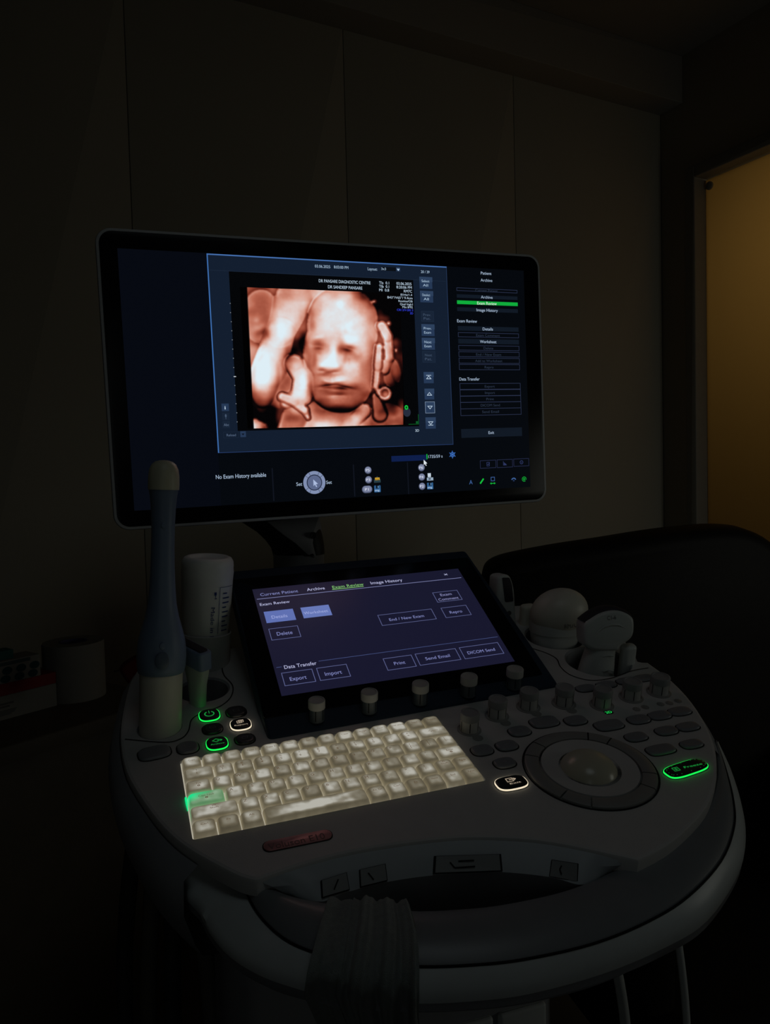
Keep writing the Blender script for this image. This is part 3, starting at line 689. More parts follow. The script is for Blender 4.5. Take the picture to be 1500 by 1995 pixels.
tt('Current Patient', 263, 265, 170, 13, lav); tt('Archive', 427, 247, 80, 13, wht); tt('Exam Review', 572, 233, 140, 13, S((132, 196, 116))); tt('Image History', 745, 214, 142, 13, wht); tt('x', 1011, 181, 17, 11, wht)
tt('Exam Review', 243, 311, 134, 12, wht); tt('Details', 264, 371, 71, 14, S((160, 170, 222))); tt('Worksheet', 428, 351, 108, 13, S((160, 170, 222))); tt('Delete', 287, 446, 70, 16, lav)
tt('End / New Exam', 836, 377, 156, 13, lav); tt('Exam', 1012, 272, 50, 12, pale); tt('Comment', 1024, 291, 90, 12, pale); tt('Repro', 1057, 350, 55, 13, lav)
tt('Data Transfer', 358, 590, 146, 16, wht); tt('Export', 348, 648, 75, 17, lav); tt('Import', 506, 625, 76, 17, lav); tt('Print', 804, 580, 50, 15, lav); tt('Send Email', 975, 554, 110, 14, lav); tt('DICOM Send', 1171, 527, 123, 14, lav)
def tline(a, b, w_, c, h=H1): A, B = T.at(*t3(*a)), T.at(*t3(*b)); vv = (A[1] + B[1]) / 2; g.quad(A[0], B[0], vv - w_ / 2, vv + w_ / 2, h, c)
tline((163, 298), (1080, 197), .0009, S((118, 122, 165))); tline((440, 575), (1244, 464), .0006, S((70, 82, 130))); tline((250, 603), (274, 600), .0006, S((70, 82, 130)))
tline((501, 253), (642, 238), .0009, S((132, 196, 116)), H2)
obj('touch_display', g, m_tch, touch, TM, flat=True)
for x, y in ((617, 1402), (719, 1385), (818, 1368), (912, 1353), (1001, 1338)):
    knob(x, y, 16.6, .0215, True, touch, 0.0, T)

# ------------------------------------------------------------------ monitor
def mp(x, y, h=0.0): return M.at(x, y, h)
D_w, D_h = .527, .2964
c4 = [mp(185, 440), mp(1051, 496.5), mp(1066.5, 976), mp(221, 1036.5)]
x0 = (c4[0][0] + c4[3][0]) / 2; x1 = (c4[1][0] + c4[2][0]) / 2; y1 = (c4[0][1] + c4[1][1]) / 2; y0 = (c4[2][1] + c4[3][1]) / 2
cxm, cym, hxm, hym = (x0 + x1) / 2, (y0 + y1) / 2, (x1 - x0) / 2, (y1 - y0) / 2
g = G(); P = rrect(cxm, cym, hxm, hym, .018, 8)
prof = [(-.10, -.046), (-.05, -.040), (-.012, -.030), (-.001, -.022), (0, -.012), (0, -.003), (-.0008, -.0006), (-.0024, .0)]
g.loft([[(x, y, z) for x, y in (offset(P, d) if d > -.03 else rrect(cxm, cym, hxm + d, hym + d, .03, 8))] for d, z in prof], True, True, True)
mon = obj('monitor', g, m_mrim, machine, MM)
g = G(); g.prism(rrect(cxm, cym, hxm - .0038, hym - .0038, .0150, 8), -.002, .0004, .0003); obj('glass_front', g, m_black, mon, MM)
# ---- what the display shows
g = G(); A0, A1, A2, A3, A4 = .0007, .0009, .0011, .0013, .0015
def z2(x, y): return 590 + x / 3, 480 + y / 3
def R(xa, ya, xb, yb, h, c, w_=None, z=True):
    a = mp(*(z2(xa, ya) if z else (xa, ya))); b = mp(*(z2(xb, yb) if z else (xb, yb)))
    if w_: g.frame(a[0], b[0], b[1], a[1], w_, h, c)
    else: g.quad(a[0], b[0], b[1], a[1], h, c)
def Tx(s_, x, y, w_, h_, c, h=A4):
    X, Y = z2(x, y); g.text(s_, M, X, Y, w_ / 3, h_ / 3 * 1.12, h, c)
k_bg = S((5, 8, 13)); k_left = S((6, 9, 17)); k_panel = S((19, 30, 47)); k_txt = S((165, 190, 214)); k_dim = S((44, 54, 72)); k_row = S((17, 25, 36)); k_btn = S((38, 56, 84)); k_ln = S((38, 46, 78))
g.quad(0, D_w, 0, D_h, A0, k_bg)
a = mp(425, 882); b = mp(869, 521); e_ = mp(882.7, 866.7)
pu0, pu1, pv0, pv1 = (mp(407, 590)[0] + a[0]) / 2, (b[0] + e_[0]) / 2, (a[1] + e_[1]) / 2, (b[1] + mp(603, 504)[1]) / 2
g.quad(0, pu0, 0, D_h, A1, k_left)
g.quad(pu0, pu1, pv0, pv1, A1, k_panel)
g.quad(pu0, pu0 + .0013, pv0, pv1, A2, S((62, 110, 176))); g.quad(pu0, pu1, pv1 - .0014, pv1, A2, S((70, 112, 176))); g.quad(pu1 - .0007, pu1, pv0, pv1, A2, S((40, 58, 92))); g.quad(pu0, pu1, pv0, pv0 + .0006, A2, S((40, 62, 110)))
# header band, picture area
iu0 = (mp(449, 600)[0] + mp(463, 838)[0]) / 2; iu1 = (mp(806, 610)[0] + mp(816.5, 826)[0]) / 2; iv0 = mp(640, 835)[1]; iv1 = mp(700, 541)[1]
g.quad(iu0, iu1, iv0, iv1, A2, S((4, 5, 7)))
g.quad(pu0 + .002, pu1 - .002, iv1, iv1 + .0007, A2, S((26, 38, 56)))
Tx('03.06.2025', 115, 117, 90, 15, k_txt); Tx('8:03:00 PM', 224, 122, 84, 15, k_txt); Tx('Layout:', 407, 132, 56, 15, k_txt); R(456, 120, 542, 147, A2, S((10, 15, 22))); Tx('3x3', 472, 131, 28, 13, k_txt)
R(543, 122, 567, 148, A3, k_btn); u, v = mp(*z2(555, 137)); g.poly([(u - .0022, v + .001), (u, v - .002), (u + .0022, v + .001)], A4, k_txt); Tx('20 / 39', 715, 149, 50, 14, k_txt)
kh = S((186, 206, 224))
Tx('DR PANSARE DIAGNOSTIC CENTRE', 246, 207, 302, 16, kh); Tx('DR SANDEEP PANSARE', 248, 240, 200, 16, kh)
for s_, y in (('TIs  0.1', 213), ('TIb  0.1', 234), ('MI  0.8', 255)): Tx(s_, 475, y, 58, 14, kh)
for s_, x, y, w_, h_ in (('03.06.2025', 591, 218, 88, 14), ('8:20:06 PM', 592, 239, 90, 14), ('RM7C', 614, 262, 48, 14), ('81Hz/1.4', 605, 283, 68, 11), ('B43°/V65°/ 9.4cm', 568, 300, 146, 12), ('Routine/OB', 600, 320, 82, 11), ('Qual high1', 605, 338, 74, 11), ('Mix 8/92', 612, 355, 60, 11)): Tx(s_, x, y, w_, h_, kh)
Tx('CRI 2/V-SRI 3', 597, 372, 94, 11, S((52, 66, 220))); Tx('3D', 635, 391, 18, 11, S((52, 66, 220)))
def sbtn(xa, ya, xb, yb, l, on=True, outline=False):
    if on: R(xa, ya, xb, yb, A2, k_btn); R(xa, ya, xb, ya + (yb - ya) * .45, A3, S((45, 64, 92)))
    else: R(xa, ya, xb, yb, A2, S((24, 36, 54))); R(xa, ya, xb, yb, A3, S((30, 44, 64)), .0005)
    if outline: R(xa, ya, xb, yb, A3 + .0001, S((120, 138, 160)), .0006)
    cx = (xa + xb) / 2; c = k_txt if on else S((66, 82, 106))
    for i, s_ in enumerate(l): Tx(s_, cx, ya + (yb - ya) * (.34 + .34 * i), min(13 * len(s_), 58) * .78, 13, c)
sbtn(678, 178, 755, 250, ('Select', 'All')); sbtn(682, 260, 760, 330, ('Deselect', 'All')); sbtn(688, 378, 764, 442, ('Prev.', 'Pat.'), False)
sbtn(690, 455, 768, 525, ('Prev.', 'Exam')); sbtn(692, 535, 770, 605, ('Next', 'Exam')); sbtn(695, 612, 773, 680, ('Next', 'Pat.'), False)
for xa, ya, xb, yb, kind in ((703, 735, 763, 800, 'T'), (708, 832, 766, 895, 'U'), (711, 908, 770, 975, 'D'), (714, 1000, 775, 1065, 'B')):
    sbtn(xa, ya, xb, yb, (), True, kind == 'D'); u, v = mp(*z2((xa + xb) / 2, (ya + yb) / 2)); t = .0032
    up_ = kind in 'TU'; s_ = 1 if up_ else -1
    g.line([(u - t, v - s_ * t * .5), (u, v + s_ * t * .6), (u + t, v - s_ * t * .5), (u - t, v - s_ * t * .5)], .0007, A4, kh)
    if kind in 'TB': g.line([(u - t, v + s_ * t * .9), (u + t, v + s_ * t * .9)], .0007, A4, kh)
Tx('3D', 668, 1076, 22, 13, kh)
# right-hand menu
c_head = S((170, 190, 214)); c_dim = S((44, 52, 78))
Tx('Patient', 1071, 157, 62, 15, c_head); Tx('Archive', 1073, 198, 68, 15, c_head)
def row(y, s_, w_, kind, xo=0, hh=17):
    xa, xb = 896 + (y - 258) * .0325, 1251 + (y - 258) * .034
    if kind == 'on': R(xa, y - hh, xb, y + hh, A2, S((16, 172, 60)), None); Tx(s_, (xa + xb) / 2, y, w_, 16, S((214, 236, 222)))
    elif kind == 'fill': R(xa, y - hh, xb, y + hh, A1, k_row); Tx(s_, (xa + xb) / 2, y, w_, 15, c_head)
    else: R(xa, y - hh, xb, y + hh, A1 + .0001, c_dim, .0006); Tx(s_, (xa + xb) / 2, y, w_, 13, k_dim)
for y, s_, w_, k_ in ((258, 'Current Patient', 130, 'dim'), (297, 'Archive', 68, 'fill'), (333, 'Exam Review', 114, 'on'), (373, 'Image History', 124, 'fill'), (483, 'Details', 60, 'fill'), (520, 'Exam Comment', 138, 'dim'), (557, 'Worksheet', 96, 'fill'), (595, 'Delete', 56, 'dim'), (632, 'End / New Exam', 146, 'dim'), (669, 'Add to Worksheet', 158, 'dim'), (706, 'Repro', 52, 'dim'), (818, 'Export', 58, 'dim'), (855, 'Import', 58, 'dim'), (892, 'Print', 44, 'dim'), (928, 'DICOM Send', 112, 'dim'), (966, 'Send Email', 98, 'dim')): row(y, s_, w_, k_)
row(1088, 'Exit', 32, 'fill', hh=20)
Tx('Exam Review', 960, 436, 116, 16, c_head); Tx('Data Transfer', 974, 775, 118, 16, c_head)
# bottom area
R(515, 1226, 722, 1250, A2, S((14, 30, 74))); R(720, 1214, 726, 1244, A3, S((20, 190, 60))); Tx('1735/59 s', 775, 1227, 82, 16, c_head)
u, v = mp(*z2(871, 1217))
for a_ in (0, 60, 120): c_, s_ = math.cos(math.radians(a_ + 30)) * .0046, math.sin(math.radians(a_ + 30)) * .0046; g.line([(u - c_, v - s_), (u + c_, v + s_)], .0009, A4, S((60, 110, 190)))
g.ring(u, v, .0024, .0033, A4 + .0001, S((60, 110, 190)), 16)
def arrow(px, py, s_, c, h=A4 + .0002):
    u, v = mp(px, py); g.poly([(u, v), (u, v - s_ * 1.35), (u + s_ * .32, v - s_ * 1.02)], h, c); g.poly([(u, v), (u + s_ * .32, v - s_ * 1.02), (u + s_ * .95, v - s_ * .95)], h, c); g.line([(u + s_ * .3, v - s_ * .8), (u + s_ * .6, v - s_ * 1.45)], s_ * .22, h, c)
arrow(*z2(703, 1247), .0052, S((225, 232, 240)))
for s_, x, y, wd in (('P5', 379, 1308, 1), ('P3', 382, 1364, 1), ('P1', 374, 1420, 1.5), ('P6', 691, 1293, 1), ('P4', 693, 1348, 1), ('P2', 695, 1402, 1)):
    u, v = mp(*z2(x, y)); r = .0047
    g.poly([(p[0], p[1]) for p in rrect(u, v, r * wd, r, r, 6)], A2, S((84, 92, 118))); g.poly([(p[0], p[1]) for p in rrect(u, v + r * .1, r * wd * .86, r * .8, r * .8, 6)], A3, S((122, 130, 158))); Tx(s_, x, y, 22, 13, S((225, 230, 245)))
def floppy(x, y):
    u, v = mp(*z2(x, y)); r = .0044; g.poly(rrect(u, v, r, r, .0008, 3), A2, S((46, 92, 140))); g.quad(u - r * .45, u + r * .5, v + r * .1, v + r, A3, S((10, 20, 34))); g.quad(u + r * .1, u + r * .35, v + r * .25, v + r * .85, A4, S((110, 160, 200))); g.quad(u - r * .8, u + r * .8, v - r * .8, v - r * .05, A3, S((66, 112, 160))); Tx('img', x, y + 9, 26, 9, S((200, 220, 235)))
floppy(434, 1417); floppy(742, 1400)
u, v = mp(*z2(433, 1364)); r = .0046; g.poly([(u - r, v), (u, v + r), (u + r, v), (u + r, v - r * .8), (u - r, v - r * .8)], A2, S((40, 62, 70))); g.quad(u - r * .7, u + r * .7, v - r * .1, v + r * .6, A3, S((206, 160, 44))); Tx('img', 433, 1360, 24, 9, S((60, 50, 30)))
u, v = mp(*z2(741, 1348)); g.quad(u - r * .7, u + r * .3, v, v + r * 1.1, A2, S((196, 210, 224))); g.quad(u - r, u + r, v - r, v - r * .15, A2, S((150, 170, 190))); g.quad(u - r * .5, u + r * .2, v - r * .7, v - r * .4, A3, S((20, 30, 44)))
for x, ya, yb in ((297, 1275, 1462), (612, 1262, 1448)): R(x, ya, x + 2, yb, A1, S((16, 20, 30)))
R(531, 912, 532, 976, A1, S((16, 20, 30)), None, False)
u, v = mp(612, 940); ro = .0143
g.disc(u, v, ro, ro, A2, S((128, 142, 176)), 40); g.ring(u, v, ro * .62, ro * .70, A3, S((36, 44, 66)), 40); g.disc(u, v, ro * .62, ro * .62, A3, S((92, 104, 138)), 36)
for a_ in (62, 38, 118, 142, -62, -38, -118, -142): c_, s_ = math.cos(math.radians(a_)), math.sin(math.radians(a_)); g.line([(u + c_ * ro * .72, v + s_ * ro * .72), (u + c_ * ro * .98, v + s_ * ro * .98)], .0005, A3, S((50, 60, 86)))
arrow(609.5, 934, .0062, S((170, 186, 220)))
g.text('Set', M, 583, 943, 11.5, 7, A4, c_head); g.text('Set', M, 641, 939.5, 11, 6.5, A4, c_head); g.text('No Exam History available', M, 470, 927, 98, 8, A4, c_head)
for a_ in ((1033, 1252, 1128, 1294), (1132, 1247, 1225, 1290), (1229, 1242, 1320, 1283)): R(*a_, A1, S((40, 46, 76)), .0006)
ic = S((52, 62, 108)); u, v = mp(*z2(1080, 1273)); g.frame(u - .0022, u + .0022, v - .0027, v + .0027, .0005, A3, ic); g.line([(u - .001, v), (u, v - .001), (u + .002, v + .002)], .0006, A4, ic)
u, v = mp(*z2(1178, 1268)); g.line([(u - .0024, v + .0028), (u - .0024, v - .0024), (u + .0026, v - .0024)], .0005, A3, ic)
for i, hh in enumerate((.0034, .0024, .0014)): g.quad(u - .0016 + i * .0013, u - .0006 + i * .0013, v - .0022, v - .0022 + hh, A3, ic)
u, v = mp(*z2(1275, 1262)); g.ring(u, v, .0020, .0026, A3, ic, 20); g.quad(u - .0003, u + .0003, v - .0012, v + .0006, A3, ic)
bl = S((64, 100, 160)); gn = S((20, 190, 62))
Tx('A', 982, 1378, 19, 22, bl); u, v = mp(*z2(1044, 1372)); g.line([(u - .0022, v - .0024), (u + .0018, v + .0024)], .0021, A4, gn)
u, v = mp(*z2(1107, 1362)); g.frame(u - .0030, u + .0030, v - .0022, v + .0034, .0007, A4, bl); u, v = mp(*z2(1107, 1385)); g.line([(u - .0030, v), (u + .0030, v)], .0009, A4, gn); g.poly([(u - .0042, v), (u - .0022, v - .0015), (u - .0022, v + .0015)], A4, gn); g.poly([(u + .0042, v), (u + .0022, v + .0015), (u + .0022, v - .0015)], A4, gn)
u, v = mp(*z2(1229, 1362)); g.ring(u, v - .0016, .0026, .0040, A4, bl, 14, 0, 20, 160); g.disc(u, v - .0016, .0014, .0012, A4, S((34, 50, 84)), 12)
u, v = mp(*z2(1290, 1360)); g.ring(u, v, .0028, .0034, A4, gn, 20, 0, -20, 310); g.ring(u, v, .0009, .0016, A4, gn, 14)
# left-hand tools of the window
R(431, 786.5, 446, 801, A2, k_btn, None, False); g.text('i', M, 438.5, 794, 2.2, 7, A4, kh); R(432, 804, 447, 818.5, A2, S((24, 36, 54)), None, False); u, v = mp(439.5, 811.5); g.disc(u, v + .0008, .0010, .0020, A4, S((70, 86, 110)), 10); g.line([(u, v - .001), (u, v - .003)], .0005, A4, S((70, 86, 110)))
R(433, 820.5, 448, 834, A2, S((24, 36, 54)), None, False); g.text('Abc', M, 441, 827.5, 10, 5, A4, S((92, 110, 136))); R(434.5, 841.5, 465, 853, A2, S((26, 38, 56)), .0005, False); g.text('Reload', M, 450.5, 847.5, 18, 5, A4, S((84, 102, 130))); R(467.5, 840.5, 479, 851.5, A2, k_btn, None, False); u, v = mp(473, 846); g.poly([(u - .0018, v + .0008), (u, v - .0014), (u + .0018, v + .0008)], A3, S((12, 18, 28)))
for x, y in ((880, 543), (882, 600), (887, 656), (890, 712), (893, 768), (896, 825), (900, 881), (902, 938), (909, 994), (909, 1049), (914, 1105), (916, 1161), (921, 1217), (923, 1273)):
    u, v = mp(170 + x / 3.166, 420 + y / 3.166); big = y == 994; g.quad(u - (.0014 if big else .0005), u + (.0014 if big else .0005), v - .0005, v + .0005, A4, S((200, 205, 210)) if big else S((120, 126, 134)))
u, v = mp(*z2(602, 942)); g.disc(u, v, .0026, .0030, A4 + .0002, gn, 14); g.disc(u, v, .0012, .0014, A4 + .0003, S((6, 60, 20)), 10); u, v = mp(*z2(606, 970)); g.disc(u, v, .0052, .0058, A4, S((38, 44, 60)), 24)
a = mp(*z2(675, 1040)); b = mp(*z2(640, 1038)); g.quad(b[0] - .006, a[0], a[1], a[1] + .0005, A4, S((14, 110, 44))); g.quad(a[0] - .0005, a[0], a[1], a[1] + .013, A4, S((14, 110, 44))); g.quad(a[0] - .004, a[0] - .001, a[1] + .001, a[1] + .004, A4, S((14, 90, 40)))
obj('display', g, m_mon, mon, MM, flat=True)
# the scan picture itself
def scan_picture(X,Y):
    """colour of the 3D scan picture at picture coordinates (arrays), 1500x1125 box"""
    H=np.full(X.shape,-320.0)
    T=np.zeros(X.shape)            # tint : lower = redder / darker
    def smax(h,k=9.0):
        k=k*1.6
        nonlocal H
        d=np.clip((h-H)/k,-40,40)
        w=1/(1+np.exp(-d)); H=np.where(d>30,h,np.where(d<-30,H,H*(1-w)+h*w+k*w*(1-w)*1.2)); return w
    def ell(cx,cy,rx,ry,z,hz,ang=0,tint=0.0,k=9.0,p=2.0):
        c,s=np.cos(np.radians(ang)),np.sin(np.radians(ang))
        x=(X-cx)*c+(Y-cy)*s; y=-(X-cx)*s+(Y-cy)*c
        q=1-np.abs(x/rx)**p-np.abs(y/ry)**p
        h=np.where(q>0,z+hz*np.sqrt(np.maximum(q,0)),-400)
        w=smax(h,k); nonlocal T; T=T*(1-w)+tint*w
    def cap(x0,y0,r0,x1,y1,r1,z,flat=1.0,tint=0.0,k=9.0):
        dx,dy=x1-x0,y1-y0; t=np.clip(((X-x0)*dx+(Y-y0)*dy)/(dx*dx+dy*dy),0,1)
        r=r0+(r1-r0)*t; d2=(X-x0-t*dx)**2+(Y-y0-t*dy)**2
        h=np.where(d2<r*r,z+.62*flat*np.sqrt(np.maximum(r*r-d2,0)),-400)
        w=smax(h,k); nonlocal T; T=T*(1-w)+tint*w
    # chest and shoulders at the bottom
    ell(780,1010,330,250,-150,150,0,-.02)
    ell(1130,930,150,140,-110,80,0,-.30)
    ell(1205,950,80,110,-100,70,0,-.30)
    # left arm mass
    cap(345,600,120,430,330,100,-60,1.0,.06,14); cap(430,330,100,520,110,130,-66,1.0,-.02,14)
    ell(300,230,140,190,-90,60,0,-.24)
    ell(330,640,100,190,-70,110,8,-.05)
    ell(430,700,150,150,-110,90,0,-.22)
    ell(300,760,70,190,-160,60,-14,-.32)
    cap(560,60,80,700,60,70,-60,.9,.0)
    # head
    ell(842,300,238,268,-40,120,0,.04,9,2.3)
    ell(822,520,246,345,-40,118,-3,.0,9,2.2)
    # fist below the cheek
    cap(520,540,62,585,640,66,-10,1.0,.05)
    cap(585,640,70,570,750,72,0,1.0,.1)
    cap(560,740,60,470,800,40,-20,.9,-.1)
    # folded flap
    cap(440,760,30,520,790,34,18,.9,.0); cap(520,790,34,590,850,28,16,.9,-.02); cap(590,850,28,612,900,16,8,.9,-.05)
    ell(520,900,92,110,-60,60,20,-.30)
    cap(470,900,40,450,975,46,-40,.9,-.1)
    cap(290,975,62,262,940,40,-60,.9,.12)
    # neck fold / shoulder
    cap(870,965,44,985,850,48,-40,1.0,.02)
    cap(690,965,60,760,980,60,-60,1.0,.1)
    # hand beside the ear
    cap(1100,290,34,1140,360,38,40,1.0,-.02); cap(1140,360,34,1150,500,34,30,1.0,-.06); cap(1150,500,34,1120,580,34,24,1.0,-.12)
    cap(1085,430,26,1075,560,30,52,1.0,-.05); cap(1075,560,26,1062,690,24,46,1.0,-.1); cap(1062,690,20,1085,740,18,44,1,-.05)
    ell(1195,590,42,90,-10,50,-12,-.28); ell(1160,610,60,100,-30,50,0,-.3)
    ell(1195,455,20,22,-10,20,0,-.3); ell(1148,275,20,18,-10,20,0,-.15); ell(1050,130,22,18,-10,16,0,-.05)
    # small bright ring
    rr=np.hypot((X-1122)/1.0,(Y-738)/1.05); h=np.where(abs(rr-34)<11,40+np.sqrt(np.maximum(121-(rr-34)**2,0)),-400); smax(h,4)
    cap(1060,760,30,1090,880,50,-30,1.0,-.28)
    # relief of the face
    def g(cx,cy,sx,sy,a,ang=0):
        nonlocal H
        c,s=np.cos(np.radians(ang)),np.sin(np.radians(ang))
        x=(X-cx)*c+(Y-cy)*s; y=-(X-cx)*s+(Y-cy)*c
        H=H+a*np.exp(-(x/sx)**2-(y/sy)**2)
    g(680,430,52,30,-32,8); g(878,442,52,28,-38,18)          # eye sockets
    g(672,368,56,26,14,-10); g(885,372,70,34,24,12)           # brows
    g(688,446,34,14,10,6); g(872,456,38,14,10,8)              # closed lids
    g(784,470,40,56,22,4); g(755,535,60,46,46); g(698,556,26,22,14); g(808,562,28,22,14)  # nose
    g(706,588,24,10,-10); g(790,596,26,10,-10); g(750,606,44,12,-8); g(650,520,18,50,-10); g(870,520,22,40,-12)      # under the nose
    g(772,640,16,22,-7); g(735,660,34,16,14,18); g(815,655,44,17,14,-6)   # upper lip
    g(745,690,52,9,-14,-6); g(850,698,60,9,-14,12)                        # mouth line
    g(795,722,58,18,16,4); g(805,752,60,12,-10); g(815,808,66,40,20)      # lower lip, chin
    g(640,575,54,80,12); g(940,560,70,60,20,20)
    g(830,140,46,40,16); g(850,240,60,70,14); g(960,250,60,50,10); g(620,470,30,60,-8); g(775,310,24,30,-8); g(840,320,26,30,12); g(700,290,60,50,-8)
    for i,(cx,cy,a) in enumerate([(700,230,5),(930,200,6),(980,330,6),(640,300,-6),(760,170,-6),(900,290,7),(980,480,-6),(340,300,12),(300,350,-16),(270,260,14),(400,420,6),(330,500,8),(470,260,-6),(590,690,8),(540,600,-5),(1180,900,14),(1100,880,-12),(1230,880,10)]):
        g(cx,cy,34,30,a)
    # shading of the rendered volume
    def blur(A,n):
        for _ in range(n):
            P=np.pad(A,1,mode='edge'); P=(P[:-2]+P[1:-1]+P[2:])/3; A=(P[:,:-2]+P[:,1:-1]+P[:,2:])/3
        return A
    H0=H; H=blur(np.maximum(H,-200),3)
    step=abs(X[0,1]-X[0,0])
    gy,gx=np.gradient(H,step); gy=gy*np.sign(Y[1,0]-Y[0,0])
    nz=1/np.sqrt(1+gx**2+gy**2); nx=-gx*nz; ny=-gy*nz
    L=np.array([-.12,-.22,.97]); lam=np.clip(nx*L[0]+ny*L[1]+nz*L[2],0,1)
    occ=blur(np.maximum(H,-200),12)-H
    b=.70*lam**2.0+.12+T-np.clip(occ,0,60)*.006+np.clip(-occ,0,26)*.010+np.clip((H-H.max()+120)/120,0,1)*.10
    low=np.clip((-H-60)/130,0,1); b=b-low*.4
    rng=np.random.default_rng(4); nse=blur(rng.normal(size=X.shape),4)*1.6; b=b+nse*.05*b
    def tg(cx,cy,sx,sy,a):
        nonlocal b
        b=b+a*np.exp(-((X-cx)/sx)**2-((Y-cy)/sy)**2)
    if True:
        rows_=['444555665666543100000','444555666776774100000','544567776678976530000','444677764688887652000','554688754788888754300','564798654788898766600','543798526777788765710','546886206567698755641','678873125468436755631','689862454689765646632','699854764799787545532','699854785545677545332','699743795567876545320','477534794433233453200','245456883445444323700','123256664234443333102','010034664321112533124','100043345555457533344','861045556887677533343']
        ys=[40,90,150,200,250,300,350,400,450,500,550,600,650,700,750,800,850,900,950]
        Mt=np.array([[int(ch) for ch in r] for r in rows_],float)/9.0
        fx=np.clip((X-230)/50.0,0,19.999); fy=np.interp(Y,ys,np.arange(19.0)); fy=np.clip(fy,0,17.999)
        i0=fx.astype(int); j0=fy.astype(int); tx=fx-i0; ty=fy-j0; tx=tx*tx*(3-2*tx); ty=ty*ty*(3-2*ty)
        T2=(Mt[j0,i0]*(1-tx)+Mt[j0,i0+1]*tx)*(1-ty)+(Mt[j0+1,i0]*(1-tx)+Mt[j0+1,i0+1]*tx)*ty
        T2=blur(T2,int(20/step)**2//2+2)
        shade=np.clip(b,0,1)*(H0>-190); hp=shade-blur(shade,int(45/step)**2//2)
        b=(T2-.5)*1.16+.49+hp*.80
        for q in ((650,545,20,36,-.12),(872,520,26,44,-.14),(745,614,74,11,-.16),(720,694,50,11,-.14),(830,704,70,13,-.16),(678,432,46,20,-.14),(872,444,50,22,-.18),(765,535,40,34,.10),(900,382,56,22,.12),(800,735,70,16,.08)): tg(*q)
    b=np.clip(b,0,1.02)
    pal_t=[0,.12,.3,.5,.68,.84,1.02]
    pal=np.array([[4,3,4],[48,14,12],[128,52,36],[186,104,82],[218,160,142],[226,208,204],[222,238,246]])/255.
    C=np.stack([np.interp(b,pal_t,pal[:,i]) for i in range(3)],-1)
    m=(H0>-190).astype(float); m=blur(m,1)
    left=210+(Y-140)*.048
    m*=np.clip((X-left)/6,0,1)*np.clip((1246-X)/5,0,1)
    for _k in range(3): C[...,_k]=blur(C[...,_k],1)
    m=m*0+np.clip((X-left)/6,0,1)*np.clip((1246-X)/5,0,1); C=C*m[...,None]+np.array([.004,.004,.005])*(1-m[...,None])
    return C                                               # display (sRGB) values

def to_lin(c): return np.where(c <= .04045, c / 12.92, ((np.maximum(c, 1e-6) + .055) / 1.055) ** 2.4)
NU, NV = 300, 270
bu0, bu1 = mp(481, 700)[0] - .004, mp(787, 800)[0]; bv0, bv1 = (mp(494, 833)[1] + mp(785, 829)[1]) / 2, mp(700, 569)[1]
bu1 = mp(786, 800)[0] + .001
us = np.linspace(bu0, bu1, NU); vs2 = np.linspace(bv0, bv1, NV)
U_, V_ = np.meshgrid(us, vs2)
o_, a_, b_ = [np.array(RW.transposed() @ x) for x in (M.o - CAM, M.a, M.b)]
Pc = o_[None, None] + U_[..., None] * a_ + V_[..., None] * b_
PXX = 750 + F * Pc[..., 0] / Pc[..., 2]; PYY = 997.5 + F * Pc[..., 1] / Pc[..., 2]
X_ = (PXX - 420) * 3.409; Y_ = (PYY - 550) * 3.409
col = to_lin(scan_picture(X_, Y_))
me = bpy.data.meshes.new('scan_picture'); vv = np.stack([U_.ravel(), V_.ravel(), np.full(U_.size, A3)], -1)
ii = np.arange(NU * NV).reshape(NV, NU); ff = np.stack([ii[:-1, :-1], ii[:-1, 1:], ii[1:, 1:], ii[1:, :-1]], -1).reshape(-1, 4)
me.from_pydata(vv.tolist(), [], ff.tolist()); at = me.color_attributes.new('tone', 'FLOAT_COLOR', 'POINT')
at.data.foreach_set('color', np.concatenate([col.reshape(-1, 3), np.ones((U_.size, 1))], 1).ravel().astype(np.float32)); me.materials.append(m_mon); me.update()
o = bpy.data.objects.new('scan_picture', me); C.objects.link(o); place(o, mon, MM)

# ------------------------------------------------------------------ monitor arm
Pn = ray_point(582, 1092, 1.06); ax = upright(Pn); AM = ax.mat(); rN = 49 * 1.06 / F
g = G(); g.lathe([(rN * 1.0, -.16), (rN * 1.0, .008), (rN * .97, .010)], 36, cap0=True, cap1=True); neck = obj('monitor_post', g, m_side, machine, AM)
def apx(x, y, z=1.06): return ax.L(ray_point(x, y, z))
secs = []
for (xl, yl), (xr, yr), d_ in (((533, 1083), (631, 1077), 1.0), ((529, 1068), (630, 1060), 1.0), ((517, 1052), (627, 1042), .98), ((500, 1036), (622, 1024), .95), ((475, 1020), (612, 1006), .9), ((440, 1000), (596, 985), .85), ((405, 975), (575, 955), .8)):
    a, b = apx(xl, yl), apx(xr, yr); c = (a + b) / 2; h_ = (b - a) / 2; dv = Vector((0, 1, 0)) * rN * d_
    secs.append([c + h_ * math.cos(t) + dv * math.sin(t) for t in [2 * math.pi * i / 36 for i in range(36)]])
g = G(); g.loft(secs, True, True, True); arm = obj('monitor_arm', g, m_dark, machine, AM, angle=60)
g = G(); dv = Vector((0, -rN * 1.02, 0)); P = [apx(512, 1014) , apx(612, 1004), apx(624, 1030), apx(630, 1066), apx(629, 1080), apx(606, 1082), apx(588, 1076), apx(563, 1054), apx(540, 1038)]
c0 = sum(P, Vector()) / len(P)
ringA = [p + dv * (.45 + .5 * max(0, 1 - abs((p - c0).x) / (rN * 1.0))) for p in P]; ringA = [Vector((p.x, -rN * (1.03 if abs(p.x) < rN * .5 else (.93 if abs(p.x) < rN * .8 else .45)), p.z)) for p in P]
ringB = [Vector((p.x, p.y + .02, p.z)) for p in ringA]
